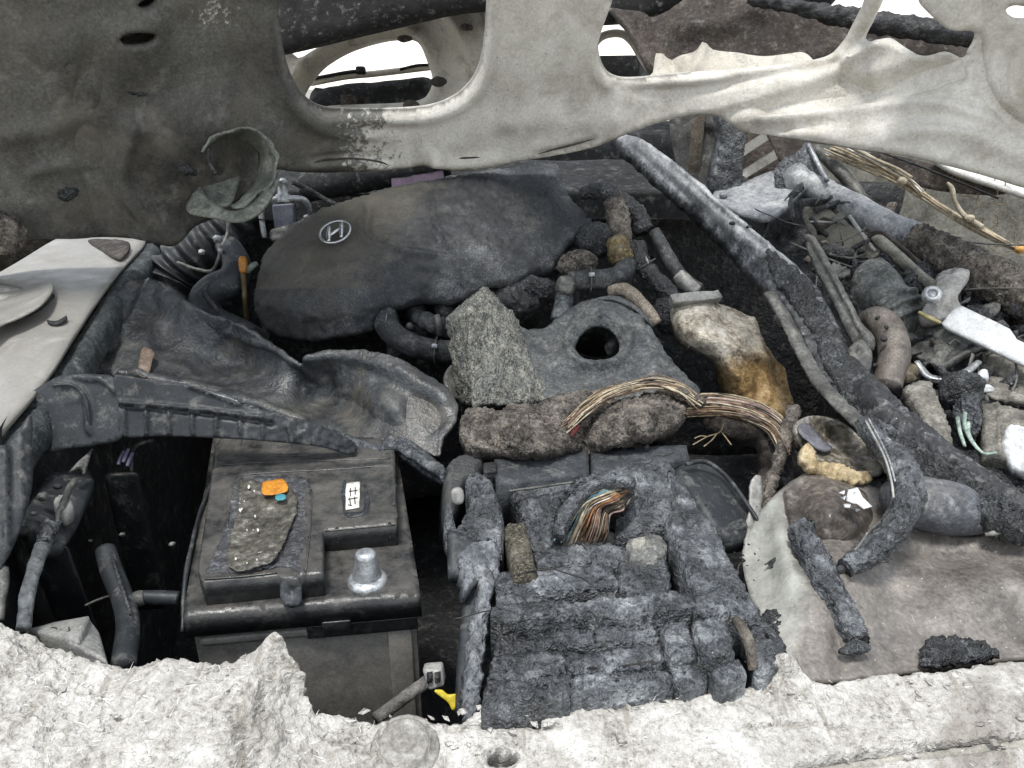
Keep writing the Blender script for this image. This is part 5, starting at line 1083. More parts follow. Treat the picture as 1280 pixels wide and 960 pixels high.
# plastic walls of the box at its left
obj("box_wall", sheet([(560, 660), (576, 664), (622, 688), (624, 700), (612, 740), (600, 800), (588, 892), (566, 888), (570, 820), (576, 770), (580, 722), (560, 720)], [(560, 660, .50), (622, 690, .49), (588, 890, .37), (566, 888, .375), (560, 720, .47)], sp=4, thick=.010, smooth=False, noise=((.0015, 40),), rnd=3, rdep=.003), m_blackplastic, fb)
obj("wall_drip", sheet([(576, 690), (590, 676), (608, 674), (622, 682), (628, 706), (618, 740), (612, 780), (606, 830), (600, 882), (588, 892), (584, 860), (592, 800), (598, 760), (600, 720), (584, 736), (578, 716)],
    [(580, 700, .475), (622, 684, .492), (600, 760, .435), (594, 880, .368), (612, 780, .43)], sp=2.6, thick=.010, rnd=4, rdep=.005, noise=((.005, 40), (.003, 130, 3, 1), (.001, 300)), ragged=3.5), mat("ash_grey_melted_wall", [(.05, '#2b2e31'), (.35, '#54585c'), (.6, '#7b7e82'), (.9, '#a9abac')], 40, .6, bump=1.0, bscale=220, bdist=.003, soot=('#17181a', .7), soot_scale=30), fb)
obj("wall_bracket", sheet([(558, 640), (564, 636), (570, 660), (584, 684), (588, 696), (560, 690)], [(558, 640, .52), (588, 690, .50), (560, 690, .495)], sp=3, thick=.008, noise=((.002, 80),)), m_char, fb)
obj("white_pin", pblob(572, 620, .868, 8, 11, 7, mode='z', rot=10, e=(.7, .7)), m_palemetal, fb)
obj("corner_post", slab([P(604, 590, .862, 'z'), P(621, 588, .862, 'z'), P(621, 576, .862, 'z'), P(604, 578, .862, 'z')], (0, 0, -.06), bevel=.002), m_deep, fb)
obj("rim_line", tube([(636, 614, .858), (680, 608, .858), (716, 603, .858)], 1.6, mode='z'), m_greymetal, fb)
obj("back_corner", sheet([(556, 590), (566, 570), (590, 560), (606, 566), (600, 592), (584, 600), (568, 640), (556, 640)], [(556, 590, .85, 'z'), (606, 566, .85, 'z'), (560, 640, .84, 'z')], sp=5, thick=.03, noise=((.001, 40),), rnd=5, rdep=.006), m_melt, fb)
# fan of cut wires standing up in the middle
fan = thing("cut_wire_fan", "fan of cut coloured wires arching over the fuse box char", "wires", P(725, 690, .85, 'z'))
rg2 = np.random.default_rng(9); gg = {}
for k in range(52):
    s = k / 51
    x0 = 694 + 62 * s + rg2.normal() * 2; y0 = 676 + rg2.normal() * 3
    c = ("teal", "white", "teal", "black", "cream")[rg2.integers(5)] if s < .25 else (("white", "cream", "tan")[rg2.integers(3)] if s < .42 else (("orange", "copper", "brown", "black", "brown")[rg2.integers(5)] if s < .62 else ("brown", "black", "black", "pink", "tan")[rg2.integers(5)]))
    xe, ye = 784 + rg2.normal() * 5, 606 + 14 * s + rg2.normal() * 2
    xm, ym = 716 + 40 * s, 626 + 18 * s + rg2.normal() * 2
    z0 = .846; b = .02 + .012 * (1 - s)
    gg.setdefault(c, []).append(tube([(x0, y0, z0), (x0 + 5 + (xm - x0) * .25, y0 - 24 + 10 * s, z0 + .012), (xm + 8, ym - 4, z0 + b), (xm + 36 - 12 * s, ym - 18 + 8 * s, z0 + b + .006), (xe, ye, z0 + .022)], 1.0 * rg2.uniform(.6, 1.3), mode='z', sub=7, n=6))
for c, gs in gg.items(): obj("wire", gs, WIRE[c], fan)
obj("soot_band", sheet([(694, 664), (700, 640), (716, 616), (740, 598), (770, 592), (794, 598), (792, 608), (770, 606), (744, 614), (722, 634), (706, 668)], [(694, 664, .868, 'z'), (716, 616, .884, 'z'), (770, 592, .892, 'z'), (794, 602, .886, 'z'), (706, 668, .866, 'z')], sp=2.5, thick=.004, rnd=4, rdep=.003, noise=((.003, 90), (.002, 260)), ridges=[([(702, 660), (720, 626), (750, 604), (788, 600)], .003, 2)], ragged=1.5), m_char, fan)
# curved black shroud at the right of the box
sh = thing("curved_shroud", "smooth curved black plastic shroud between fuse box and pale panel", "shroud", P(900, 650, .74, 'z'))
obj("shroud", sheet([(846, 584), (862, 574), (882, 576), (902, 588), (920, 608), (938, 634), (950, 652), (940, 668), (916, 672), (896, 660), (876, 630), (858, 604)], [(850, 584, .62), (882, 576, .66), (950, 652, .57), (900, 660, .55), (890, 620, .585)], sp=4, thick=.012, rnd=6, rdep=.006, ridges=[([(866, 582), (886, 584), (912, 608), (942, 652)], .004, 3)]), m_blackplastic, sh)
obj("rolled_edge", tube([(858, 580, .615), (880, 577, .63), (902, 590, .62), (924, 616, .59), (948, 652, .56)], 3, sub=8), m_blackplastic, sh)
obj("fallen_stub", tube([(896, 670, .55), (912, 662, .555), (930, 656, .56)], [7, 8, 8], n=12, noise=((.002, 80),)), m_hose, sh)
# yellow tab and connector low between battery and fuse box
yc = thing("yellow_tab_connector", "pale connector with a bright yellow tab low between battery and fuse box", "connector", P(550, 890, .36))
obj("shell", slab([P(527, 838, .40), P(552, 836, .40), P(556, 858, .395), P(536, 864, .39)], (0, .012, -.004), bevel=.002, sub=0), m_palemetal, yc)
for x in (536, 546): obj("socket", slab([P(x - 3, 843, .396), P(x + 4, 842, .396), P(x + 4, 853, .392), P(x - 2, 855, .391)], (0, .006, -.002)), m_deep, yc)
obj("yellow_tab", sheet([(543, 864), (552, 862), (560, 868), (572, 868), (574, 880), (566, 888), (560, 878)], [(543, 864, .392), (572, 868, .392), (566, 888, .385)], sp=3, thick=.003), m_yellow, yc)
obj("cable", tube([(470, 898, .375), (490, 884, .385), (508, 870, .39), (534, 852, .397)], [8, 8, 8, 8], n=14, sub=8, noise=((.0008, 200),)), mat("greyed_cable_sleeve2", [(.3, '#4c4b49'), (.7, '#7a7772')], 80, .85, bump=.6), yc)
# ---------------------------------------------------------------- long scorched rail
rl = thing("scorched_rail", "long scorched metal rail crossing the bay diagonally from centre back to right", "rail", P(1050, 480, .82))
def rail_burn(p, d):
    x, y = p.T
    return np.interp(x, [760, 900, 960, 1010, 1300], [.3, .25, .65, 1.1, 1.3]) + np.clip((y - (180 + (x - 790) * .86)) / 40, -.6, .5)
rg = sheet([(764, 168), (790, 168), (812, 180), (840, 200), (880, 232), (920, 268), (960, 302), (1000, 336), (1024, 362), (1042, 396), (1060, 430), (1078, 456), (1110, 486), (1150, 522), (1190, 556), (1240, 590), (1330, 650), (1420, 706), (1420, 736), (1330, 684), (1260, 650), (1220, 628), (1170, 598), (1130, 568), (1090, 540), (1056, 508), (1030, 480), (1014, 450), (1000, 418), (976, 380), (946, 346), (918, 312), (890, 284), (856, 252), (822, 222), (790, 194)],
    [(770, 170, 1.30), (880, 240, 1.10), (880, 286, 1.08), (1000, 340, .92), (960, 380, .90), (1060, 440, .80), (1010, 476, .76), (1150, 530, .66), (1100, 556, .635), (1280, 620, .54), (1270, 660, .52)],
    sp=3.4, ext=(0, .012, -.016), rnd=2.5, rdep=.003, noise=((.003, 18), (.001, 80)), ragged=1.8, burn=rail_burn,
    ridges=[([(806, 180), (860, 220), (920, 272), (990, 332)], .008, -3), ([(800, 184), (860, 232), (920, 286), (960, 322)], .004, 6), ([(790, 186), (850, 240), (910, 300), (950, 346)], -.008, 6), ([(1080, 500), (1140, 546), (1240, 620)], .012, 14), ([(1060, 508), (1120, 556), (1230, 636)], -.010, 6), ([(1020, 390), (1050, 450), (1100, 510)], .006, 18)],
    fn=lambda p, v: (.0022 * fbm(v, 70, 3) + .0026 * fbm(v, 200, 3, 1, True)) * np.clip(rail_burn(p, 0), 0, 1), bumps=[(1122, 512, 16, 8, -.008)])
obj("rail_beam", rg, m_rail, rl)
obj("char_crust", sheet([(958, 312), (990, 332), (1014, 356), (1032, 392), (1050, 428), (1070, 456), (1104, 488), (1150, 528), (1120, 540), (1080, 520), (1048, 488), (1030, 452), (1014, 414), (988, 372), (962, 340)], [(970, 320, .955), (1014, 356, .885), (1070, 456, .765), (1140, 528, .655), (1048, 488, .73), (1000, 400, .855)], sp=2.6, thick=.004, ragged=6, rnd=3, rdep=.003, noise=((.004, 50), (.003, 150, 3, 1), (.0015, 380))), m_chardark, rl)
for x, y, yy in ((915, 279, 1.04), (936, 284, 1.02)):
    obj("rail_hole", pblob(x, y, yy, 4, 2.5, 3), m_deep, rl)
obj("char_crust", sheet([(1090, 520), (1130, 540), (1170, 566), (1220, 596), (1290, 636), (1290, 662), (1240, 650), (1180, 618), (1130, 590), (1096, 556)], [(1090, 520, .645), (1290, 640, .51), (1240, 650, .51), (1120, 580, .60)], sp=2.8, thick=.01, rnd=8, rdep=.01, ragged=4, noise=((.007, 40), (.004, 140, 3), (.002, 380))), m_chardark, rl)

# flat strap turning into the hooked charred hose
hk = thing("hooked_hose", "charred hose hooking back on itself over the pale inner panel", "hose", P(1060, 715, .55))
obj("strap_run", tube([(962, 366, .90), (984, 402, .855), (1002, 438, .805), (1022, 474, .745), (1050, 506, .69), (1080, 533, .64), (1102, 557, .598)], [8, 9, 9, 10, 11, 12, 14], sub=8, n=14, flat=.5, noise=((.0015, 60),)), m_greymetal, hk)
obj("hose_bend", tube([(1078, 530, .63), (1098, 552, .595), (1120, 576, .56), (1134, 602, .53), (1134, 630, .508), (1120, 656, .492), (1100, 680, .478), (1078, 696, .470), (1056, 710, .464)], [12, 14, 18, 20, 20, 19, 18, 17, 13], sub=9, n=20, noise=((.003, 50), (.002, 160))), m_char, hk)
obj("bared_wire", tube([(1082, 526, .60), (1094, 548, .57), (1106, 572, .54), (1114, 600, .51), (1117, 622, .495)], 1.5, sub=8, n=6), m_palemetal, hk)
obj("bared_wire", tube([(1086, 524, .60), (1099, 548, .568), (1111, 574, .536), (1119, 602, .508)], 1.3, sub=8, n=6), m_steel, hk)
obj("hose_seam", tube([(1100, 652, .475), (1086, 664, .467), (1078, 676, .460), (1068, 688, .455)], 1.6, sub=8, n=6), m_greymetal, hk)
obj("hose_mouth", pblob(1051, 712, .458, 5, 6, 4), m_deep, hk)

# ---------------------------------------------------------------- pale inner panel at lower right
ap = thing("inner_fender_apron", "heat-greyed inner panel at lower right, white on its left flank", "panel", P(1100, 830, .44))
def ap_burn(p, d):
    x, y = p.T
    xl = np.interp(y, [600, 640, 700, 760, 830], [990, 995, 1014, 1022, 1016])
    b = np.clip((xl - x) / 30, -1, 1) * .9
    return b + np.clip((y - 740) / 120, 0, 1) * -.5 * (x < 1010)
apg = sheet([(928, 690), (944, 650), (966, 622), (990, 604), (1020, 596), (1060, 600), (1100, 612), (1150, 650), (1200, 668), (1240, 664), (1262, 660), (1340, 680), (1450, 700), (1450, 812), (1340, 820), (1280, 822), (1200, 830), (1120, 842), (1060, 850), (1000, 852), (980, 824), (956, 780), (936, 740)],
    [(930, 690, .535), (990, 606, .58), (1100, 620, .575), (1240, 665, .53), (1330, 690, .50), (1330, 830, .40), (1120, 840, .40), (1000, 850, .385), (956, 780, .44), (1010, 700, .50), (1150, 740, .475)],
    sp=4, thick=.005, noise=((.0015, 10), (.0005, 60), (.0003, 240)), burn=ap_burn, ridges=[([(1100, 700), (1180, 728), (1290, 740)], .005, 22), ([(990, 640), (1010, 700), (1040, 780), (1050, 830)], -.006, 16), ([(1000, 610), (980, 660), (990, 740)], .006, 14)], bumps=[(1030, 740, 54, 80, .020), (1200, 760, 60, 34, .010), (1180, 690, 90, 14, -.006)])
obj("panel_sheet", apg, m_apron, ap)
obj("charred_pipe_run", tube([(1000, 660, .514), (1014, 690, .490), (1030, 724, .464), (1046, 756, .443), (1060, 784, .426), (1072, 806, .413)], [17, 19, 20, 20, 19, 16], sub=10, n=18, noise=((.004, 50), (.0025, 160, 3), (.0012, 420))), m_char, ap)
obj("pipe_foot", sheet([(1052, 808), (1070, 800), (1088, 806), (1086, 814), (1066, 818), (1050, 816)], [(1052, 808, .405), (1088, 806, .405), (1066, 818, .40)], sp=3, thick=.003, ragged=2, noise=((.002, 100),)), m_chardark, ap)
obj("white_edge_stain", sheet([(940, 600), (952, 596), (952, 640), (942, 690), (932, 710), (930, 690), (936, 650)], [(940, 600, .60), (952, 640, .575), (932, 705, .525)], sp=3, thick=.003, ragged=2), m_palemetal, ap)
obj("soot_patch", sheet([(1158, 806), (1172, 796), (1196, 794), (1216, 800), (1240, 808), (1246, 818), (1200, 824), (1160, 828)], [(1158, 806, .415), (1246, 816, .41), (1200, 826, .402)], sp=2.8, thick=.002, ragged=5, rnd=4, rdep=.002, noise=((.003, 120), (.0015, 340))), m_chardark, ap)
obj("soot_patch", sheet([(950, 776), (964, 756), (980, 776), (986, 806), (992, 834), (974, 830), (952, 800)], [(950, 776, .437), (986, 780, .435), (980, 834, .395)], sp=2.8, thick=.006, ragged=3, rnd=6, rdep=.005, noise=((.006, 90), (.003, 300))), m_chardark, ap)
for pl_ in ([(956, 706), (968, 700), (976, 694)], [(958, 704), (966, 708), (974, 708)], [(960, 706), (970, 702), (974, 708)], [(972, 710), (984, 708), (992, 712)]):
    obj("paint_blister", tube([(x, y, float(np.interp(y, [690, 715], [.506, .494]))) for x, y in pl_], [1, 3, 1], sub=6, n=7, flat=.5), m_chardark, ap)

# lamp shell: browned dome with torn cream rim
lm = thing("lamp_shell", "browned bulbous headlamp shell with a torn cream rim", "headlamp", P(1040, 700, .52))
obj("dome", sheet([(966, 632), (976, 608), (992, 592), (1008, 584), (1040, 590), (1072, 602), (1088, 612), (1096, 632), (1112, 656), (1118, 676), (1092, 692), (1070, 690), (1058, 700), (1044, 716), (1020, 700), (996, 676), (976, 656)],
    [(966, 632, .57), (1008, 584, .60), (1090, 612, .58), (1118, 676, .535), (1044, 716, .50), (976, 656, .55), (1040, 640, .515), (1070, 660, .51)], sp=3.2, thick=.006, rnd=10, rdep=.012, noise=((.0025, 24), (.001, 90)), ridges=[([(986, 620), (992, 650), (1010, 690)], .005, 6), ([(1034, 690), (1060, 690), (1080, 672), (1100, 650)], -.006, 9)], bumps=[(1050, 664, 20, 18, -.008)]), m_dome, lm)
for q_ in ([(1060, 612), (1072, 609), (1079, 622), (1090, 633), (1080, 636), (1070, 630), (1058, 626)], [(1048, 616), (1056, 613), (1055, 618)], [(1050, 622), (1057, 620), (1056, 625)], [(1054, 630), (1064, 630), (1062, 635), (1056, 634)], [(1068, 634), (1076, 637), (1070, 639)]):
    x_ = np.mean([a[0] for a in q_]); y_ = np.mean([a[1] for a in q_])
    obj("highlight_flake", sheet(q_, [(x_ - 12, y_, .517), (x_ + 12, y_, .512), (x_, y_ + 12, .507)], sp=2, thick=.0006, smooth=False, ragged=.8, noise=((.0008, 80),)), m_whiteplate, lm)  # white sheets painting the dome's highlight, with slivers of flake
obj("cream_rim", sheet([(1001, 566), (1010, 556), (1020, 562), (1024, 574), (1044, 578), (1066, 586), (1084, 592), (1088, 600), (1070, 606), (1046, 602), (1024, 592), (1012, 582), (1002, 578)], [(1001, 570, .59), (1088, 598, .585), (1040, 604, .575), (1020, 562, .60)], sp=2.4, thick=.005, ragged=4, rnd=2, rdep=.002, noise=((.004, 70), (.003, 200, 3, 1))), m_cream, lm)
obj("inner_bowl", sheet([(994, 534), (1006, 522), (1024, 520), (1050, 530), (1078, 548), (1098, 568), (1104, 588), (1084, 592), (1060, 582), (1030, 576), (1008, 560)], [(994, 534, .66), (1050, 530, .68), (1104, 588, .62), (1030, 576, .62), (1040, 552, .69)], sp=3.2, thick=.004, noise=((.004, 40), (.002, 140)), ridges=[([(1002, 534), (1020, 560), (1060, 578)], .005, 4)]), mat("iridescent_burnt_lens", [(.25, '#3a352c'), (.45, '#5c5648'), (.62, '#7f7a72'), (.82, '#a8a6ac')], 40, .35, bump=.6, bscale=180, bdist=.002, stain=('#b9b3a4', .62, 30)), lm)
obj("bowl_sheen", sheet([(998, 536), (1006, 528), (1016, 534), (1030, 550), (1040, 560), (1030, 564), (1012, 552)], [(998, 536, .645), (1030, 550, .65), (1030, 564, .63)], sp=3, thick=.002, ragged=1.5), mat("lilac_grey_sheen", [(.1, '#4a4a50'), (.5, '#66666d'), (.9, '#8a8a90')], 40, .5), lm)  # thin sheet painting a lilac-grey sheen on the bowl
obj("charred_strut", tube([(992, 512, .72), (984, 540, .69), (976, 570, .66), (966, 600, .63), (956, 640, .59), (946, 680, .55), (934, 720, .515)], [10, 10, 10, 9, 7, 5, 4], sub=8, n=14, noise=((.003, 60), (.0015, 200))), m_char2, lm)
# dark oval bulb cover lying in the opening
bl = thing("bulb_cover", "smooth dark oval bulb cover lodged in the inner panel opening", "bulb cover", P(1180, 668, .50))
obj("cover", pblob(1172, 632, .545, 70, 34, 40, rot=-12, nu=64, nv=40, e=(.85, .9), noise=((.0025, 30), (.001, 120))), mat("scorched_slate_rubber", [(.28, '#3a3c41'), (.5, '#505257'), (.68, '#686a6e'), (.85, '#8a8a8b')], 30, .6, bump=.6, bscale=220, bdist=.0012, stain=('#7b7a78', .62, 26)), bl)
obj("opening_rim", tube([(1232, 668, .515), (1250, 664, .51), (1258, 652, .512), (1254, 640, .52), (1246, 634, .525)], [3, 3.4, 3.6, 3.6, 4], sub=8, noise=((.001, 120),)), m_palemetal, bl)
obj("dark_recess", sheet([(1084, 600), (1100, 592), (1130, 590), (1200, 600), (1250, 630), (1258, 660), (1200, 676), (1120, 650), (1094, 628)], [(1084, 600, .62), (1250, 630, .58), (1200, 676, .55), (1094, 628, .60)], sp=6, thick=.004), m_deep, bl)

# ---------------------------------------------------------------- wreckage behind the rail, right
db = sheet([(900, 250), (960, 228), (1040, 240), (1100, 280), (1180, 330), (1340, 400), (1440, 440), (1440, 740), (1340, 680), (1240, 600), (1160, 540), (1090, 480), (1040, 400), (980, 320)],
    [(900, 250, 1.35), (1040, 240, 1.30), (1200, 340, 1.05), (1330, 420, .92), (1330, 640, .60), (1160, 540, .72), (1060, 430, .92), (960, 300, 1.22)], sp=4.5, thick=.02, noise=((.02, 14), (.010, 45, 3), (.005, 140, 3), (.003, 380)), ragged=3)
dbo = obj("burnt_debris", db, m_chardark, kind="stuff", label="heap of burnt debris behind the long rail at right", cat="debris")
rubg = []
rg3 = np.random.default_rng(21)
for k in range(170):
    x, y = rg3.uniform(1000, 1280), rg3.uniform(250, 590)
    if y < 120 + (x - 900) * .62 or y > 330 + (x - 1000) * .98: continue
    yy = float(np.interp(y, [250, 400, 600], [1.18, .93, .66])) + .01
    r = rg3.uniform(4, 13)
    rubg.append(pblob(x, y, yy, r, r * rg3.uniform(.4, .9), r, rot=rg3.uniform(0, 180), e=(.6, .6), nu=14, nv=9, noise=((.006, 60), (.003, 160)), seed=k % 9))
rubo = obj("debris_chunks", rubg, m_char2, dbo, kind="stuff")
def deb_y(x, y): return float(np.interp(y, [230, 300, 400, 500, 600], [1.22, 1.08, .92, .77, .65]))
for mm, nn, sd in ((m_greymetal, 40, 1), (m_palemetal, 12, 2), (m_chardark, 70, 3), (m_rust, 26, 4)):
    rq = np.random.default_rng(40 + sd); gs_ = []
    for k in range(nn * 4):
        x, y = rq.uniform(985, 1285), rq.uniform(235, 600)
        if y < 150 + (x - 900) * .55 or y > 318 + (x - 1000) * .98: continue
        c0 = P(x, y, deb_y(x, y) - .012); L = rq.uniform(.006, .028); w_ = rq.uniform(.0012, .007)
        d_ = rq.normal(size=3); d_ /= np.linalg.norm(d_); e_ = np.cross(d_, rq.normal(size=3)); e_ /= np.linalg.norm(e_); n_ = np.cross(d_, e_)
        q = [c0 - d_ * L - e_ * w_, c0 + d_ * L - e_ * w_ * rq.uniform(.2, 1), c0 + d_ * L * .9 + e_ * w_, c0 - d_ * L * .8 + e_ * w_ * rq.uniform(.4, 1)]
        gs_.append(slab(q, n_ * .0025, sub=1, noise=((.002, 120),)))
        if len(gs_) >= nn: break
    obj("debris_shards", gs_, mm, dbo, kind="stuff")
gs_ = []
rq = np.random.default_rng(77)
for k in range(90):
    x, y = rq.uniform(985, 1285), rq.uniform(235, 600)
    if y < 150 + (x - 900) * .55 or y > 318 + (x - 1000) * .98: continue
    pts_ = [P(x, y, deb_y(x, y) - .01)]; d_ = rq.normal(size=3) * .012
    for j in range(4):
        d_ = d_ + rq.normal(size=3) * .007; pts_.append(pts_[-1] + d_ * np.array([1, 1, .5]))
    gs_.append(tube3(crom(np.array(pts_), n=4), rq.uniform(.0006, .0016), n=5))
obj("debris_wires", gs_, m_greymetal, dbo, kind="stuff")
rq = np.random.default_rng(5)
for k in range(26):
    x, y = rq.uniform(1010, 1270), rq.uniform(280, 560)
    if y < 190 + (x - 900) * .5 or y > 300 + (x - 1000) * .95: continue
    w_, h_ = rq.uniform(12, 34), rq.uniform(8, 22); a0 = rq.uniform(0, 3)
    o_ = [(x + w_ * math.cos(t) * rq.uniform(.6, 1.1), y + h_ * math.sin(t + .4 * math.cos(a0)) * rq.uniform(.6, 1.1)) for t in np.linspace(0, 2 * math.pi, 8, endpoint=False)]
    yb = deb_y(x, y) - .02
    obj("crumpled_scrap", sheet(o_, [(x - w_, y, yb + rq.normal() * .02), (x + w_, y, yb + rq.normal() * .02), (x, y - h_, yb + .02), (x, y + h_, yb - .02)], sp=3, thick=.003, ragged=4, seed=k, noise=((.010, 40), (.005, 120, 3, 1), (.002, 300))), (m_chardark, m_greymetal, m_rust, m_chardark)[k % 4], dbo)
# dusty panel beyond (door) with pale cracked veins
dp = thing("dusty_door_panel", "dusty grey door panel with crazed pale veins at far right", "door panel", P(1220, 380, 1.4))
obj("panel", sheet([(1000, 150), (1340, 200), (1340, 420), (1260, 360), (1180, 310), (1100, 280), (1030, 240)], [(1000, 160, 1.62), (1330, 210, 1.32), (1330, 410, 1.25), (1100, 270, 1.5)], sp=7, thick=.02, noise=((.004, 12), (.0015, 60))), m_dooringrey, dp)
obj("bright_sill", sheet([(1170, 196), (1230, 212), (1340, 240), (1340, 262), (1260, 236), (1190, 212)], [(1170, 198, 1.36), (1330, 240, 1.27), (1260, 236, 1.29)], sp=6, thick=.01), m_whitebar, dp)
obj("dark_gap", sheet([(1090, 190), (1170, 206), (1230, 226), (1260, 240), (1230, 244), (1160, 236), (1110, 216)], [(1090, 190, 1.42), (1260, 240, 1.31), (1110, 216, 1.40)], sp=6, thick=.004, noise=((.003, 60),)), m_rust, dp)
veins = []
rg4 = np.random.default_rng(3)
for k in range(46):
    x, y = rg4.uniform(1100, 1275), rg4.uniform(205, 330)
    if y > 215 + (x - 1090) * .62: continue
    pts, a = [], rg4.uniform(0, 6.28)
    for j in range(5):
        pts.append((x, y, float(np.interp(x, [1100, 1280], [1.43, 1.275]))))
        a += rg4.normal() * .9; x += 7 * math.cos(a); y += 5 * math.sin(a)
    veins.append(tube(pts, .7, sub=4, n=5))
obj("crazed_veins", veins, WIRE["tan"], dp, kind="stuff")
obj("thin_rod", tube([(1100, 190, 1.36), (1150, 208, 1.31), (1200, 228, 1.27), (1248, 248, 1.24)], [1.2, 1.4, 1.4, 1.6], n=6), m_black, dp)
# tan wiring strip
tw = thing("tan_wiring_strip", "pale tan forked wiring strip draped in front of the dusty panel", "wiring strip", P(1160, 280, 1.25))
strands([(1040, 188, 1.30), (1090, 210, 1.27), (1130, 230, 1.24), (1180, 262, 1.20), (1226, 288, 1.16), (1275, 313, 1.12)], 15, 9, ("cream", "white", "tan", "cream"), 1.2, tw, 12, jit=.8, spread_end=.35, name="strip_strand")
strands([(1060, 186, 1.285), (1100, 206, 1.255), (1136, 226, 1.23), (1150, 240, 1.22)], 9, 5, ("tan", "white", "cream"), 1.0, tw, 13, jit=.8, name="strip_strand")
obj("upper_strand", tube([(1068, 186, 1.27), (1096, 200, 1.25), (1120, 210, 1.235), (1140, 222, 1.22)], [1.6, 2, 2, 2]), m_tan, tw)
obj("fork", tube([(1228, 284, 1.155), (1206, 270, 1.17), (1194, 252, 1.18), (1190, 236, 1.185), (1184, 228, 1.19)], [3.5, 3.2, 2.4, 3, 1.5]), m_tan, tw)
for x, y in ((1128, 226), (1212, 273)): obj("crimp", pblob(x, y, float(np.interp(x, [1128, 1212], [1.225, 1.16])), 6, 5, 5, noise=((.002, 120),)), m_tan, tw)
obj("orange_plug", pblob(1275, 312, 1.11, 6, 5, 6), mat("dull_orange_plug", [(.3, '#a97a3a'), (.7, '#c9964f')], 60, .6), tw)
# charred crossbar tube
xb = thing("charred_crossbar", "scorched round crossbar tube running down to the right, crusted at its end", "tube", P(1120, 330, 1.1))
obj("bar", tube([(1000, 224, 1.24), (1030, 240, 1.20), (1070, 262, 1.15), (1110, 284, 1.10), (1150, 302, 1.06), (1200, 330, 1.0), (1250, 356, .95), (1330, 400, .88)], [15, 16, 18, 19, 21, 24, 26, 27], sub=10, n=22, noise=((.003, 30),), burn=[.35, .1, .15, .3, .6, 1.0, 1.1, 1.1]), m_rail, xb)
obj("bar_crust", tube([(1136, 300, 1.06), (1166, 312, 1.035), (1200, 330, .995), (1240, 350, .955), (1280, 370, .92), (1330, 398, .875)], [21, 25, 27, 28, 28, 28], sub=12, n=26, noise=((.007, 50), (.006, 150, 3), (.003, 380))), m_char2, xb)
obj("bar_flange", tube([(990, 214, 1.25), (1000, 226, 1.235), (1012, 240, 1.22)], [14, 19, 16], sub=6, n=18, noise=((.004, 60),)), m_rail, xb)
# posts and brackets at the back
po = thing("charred_post", "upright charred post under the whitened part of the bonnet", "post", P(910, 245, 1.3))
obj("post", sheet([(900, 120), (934, 120), (934, 170), (930, 204), (926, 240), (908, 248), (892, 240), (894, 210), (902, 170)], [(900, 150, 1.29), (934, 150, 1.29), (926, 240, 1.28), (892, 240, 1.28)], sp=3.2, thick=.03, rnd=6, rdep=.01, noise=((.004, 60), (.003, 200))), m_char, po)
obj("foot_plate", sheet([(892, 240), (930, 228), (980, 210), (1006, 226), (990, 252), (960, 272), (930, 268), (906, 256)], [(892, 240, 1.28), (1000, 224, 1.25), (940, 268, 1.17)], sp=4, thick=.008, noise=((.004, 40),), bumps=[(946, 242, 4, 2, -.006)]), m_rail, po)
obj("foot_bolt", pblob(904, 244, 1.25, 5, 4, 5), m_steel, po)
sl = thing("cream_slats", "two cream slanted slats seen behind the charred post", "slats", P(950, 220, 1.5))
for (a_, b_) in (((918, 190), (966, 158)), ((920, 218), (974, 184))):
    obj("slat", slab([P(a_[0], a_[1], 1.5), P(b_[0], b_[1], 1.56), P(b_[0] + 4, b_[1] + 11, 1.55), P(a_[0] + 3, a_[1] + 11, 1.49)], (0, .02, -.005), bevel=.002), m_pillar, sl)
obj("slat_back", sheet([(900, 130), (990, 130), (990, 230), (900, 240)], [(900, 130, 1.64), (990, 130, 1.62), (940, 235, 1.58)], sp=8, thick=.01, smooth=False), m_rust, sl)
bx2 = thing("folded_bracket", "dark folded triangular bracket above the crossbar flange", "bracket", P(985, 230, 1.3))
obj("wing_plate", sheet([(958, 160), (1006, 172), (1012, 182), (996, 194), (976, 202), (966, 184)], [(958, 160, 1.32), (1010, 180, 1.26), (976, 202, 1.27)], sp=4, thick=.005, noise=((.003, 40),)), m_rust, bx2)
obj("fold", sheet([(1008, 178), (1012, 180), (1032, 222), (1030, 228), (1012, 216), (1000, 214), (990, 236), (972, 236), (968, 214), (980, 198), (996, 192)], [(1008, 178, 1.26), (1030, 226, 1.2), (972, 236, 1.24), (990, 210, 1.24)], sp=3, thick=.005, noise=((.006, 50), (.003, 160))), m_char, bx2)
obj("stay_rod", tube([(1010, 180, 1.25), (1020, 200, 1.22), (1034, 226, 1.18)], 3), m_steel, bx2)
obj("pale_strut", tube([(1020, 186, 1.34), (1040, 204, 1.31), (1060, 226, 1.28), (1080, 250, 1.25)], [7, 8, 8, 7], n=12, noise=((.002, 60),)), m_greymetal, label="pale grey strut behind the folded bracket", cat="strut")
pb = thing("back_wall_posts", "brownish wall ribs in shade left of the charred post", "wall ribs", P(875, 200, 1.42))
obj("rib", slab([P(866, 140, 1.4), P(882, 140, 1.4), P(882, 140, 1.44), P(866, 140, 1.44)], (0, 0, -.12), bevel=.003, sub=1), mat("soot_brown_rib", [(.3, '#4c453b'), (.7, '#6e655a')], 40, .8), pb)
obj("back_plate", sheet([(840, 130), (905, 130), (900, 240), (880, 250), (850, 220)], [(840, 130, 1.46), (905, 130, 1.44), (880, 245, 1.38)], sp=5, thick=.01, noise=((.008, 30), (.003, 100)), bumps=[(890, 158, 7, 8, .012)]), mat("soot_grey_plate", [(.3, '#2f302f'), (.6, '#474745'), (.85, '#6c6b67')], 30, .85), pb)
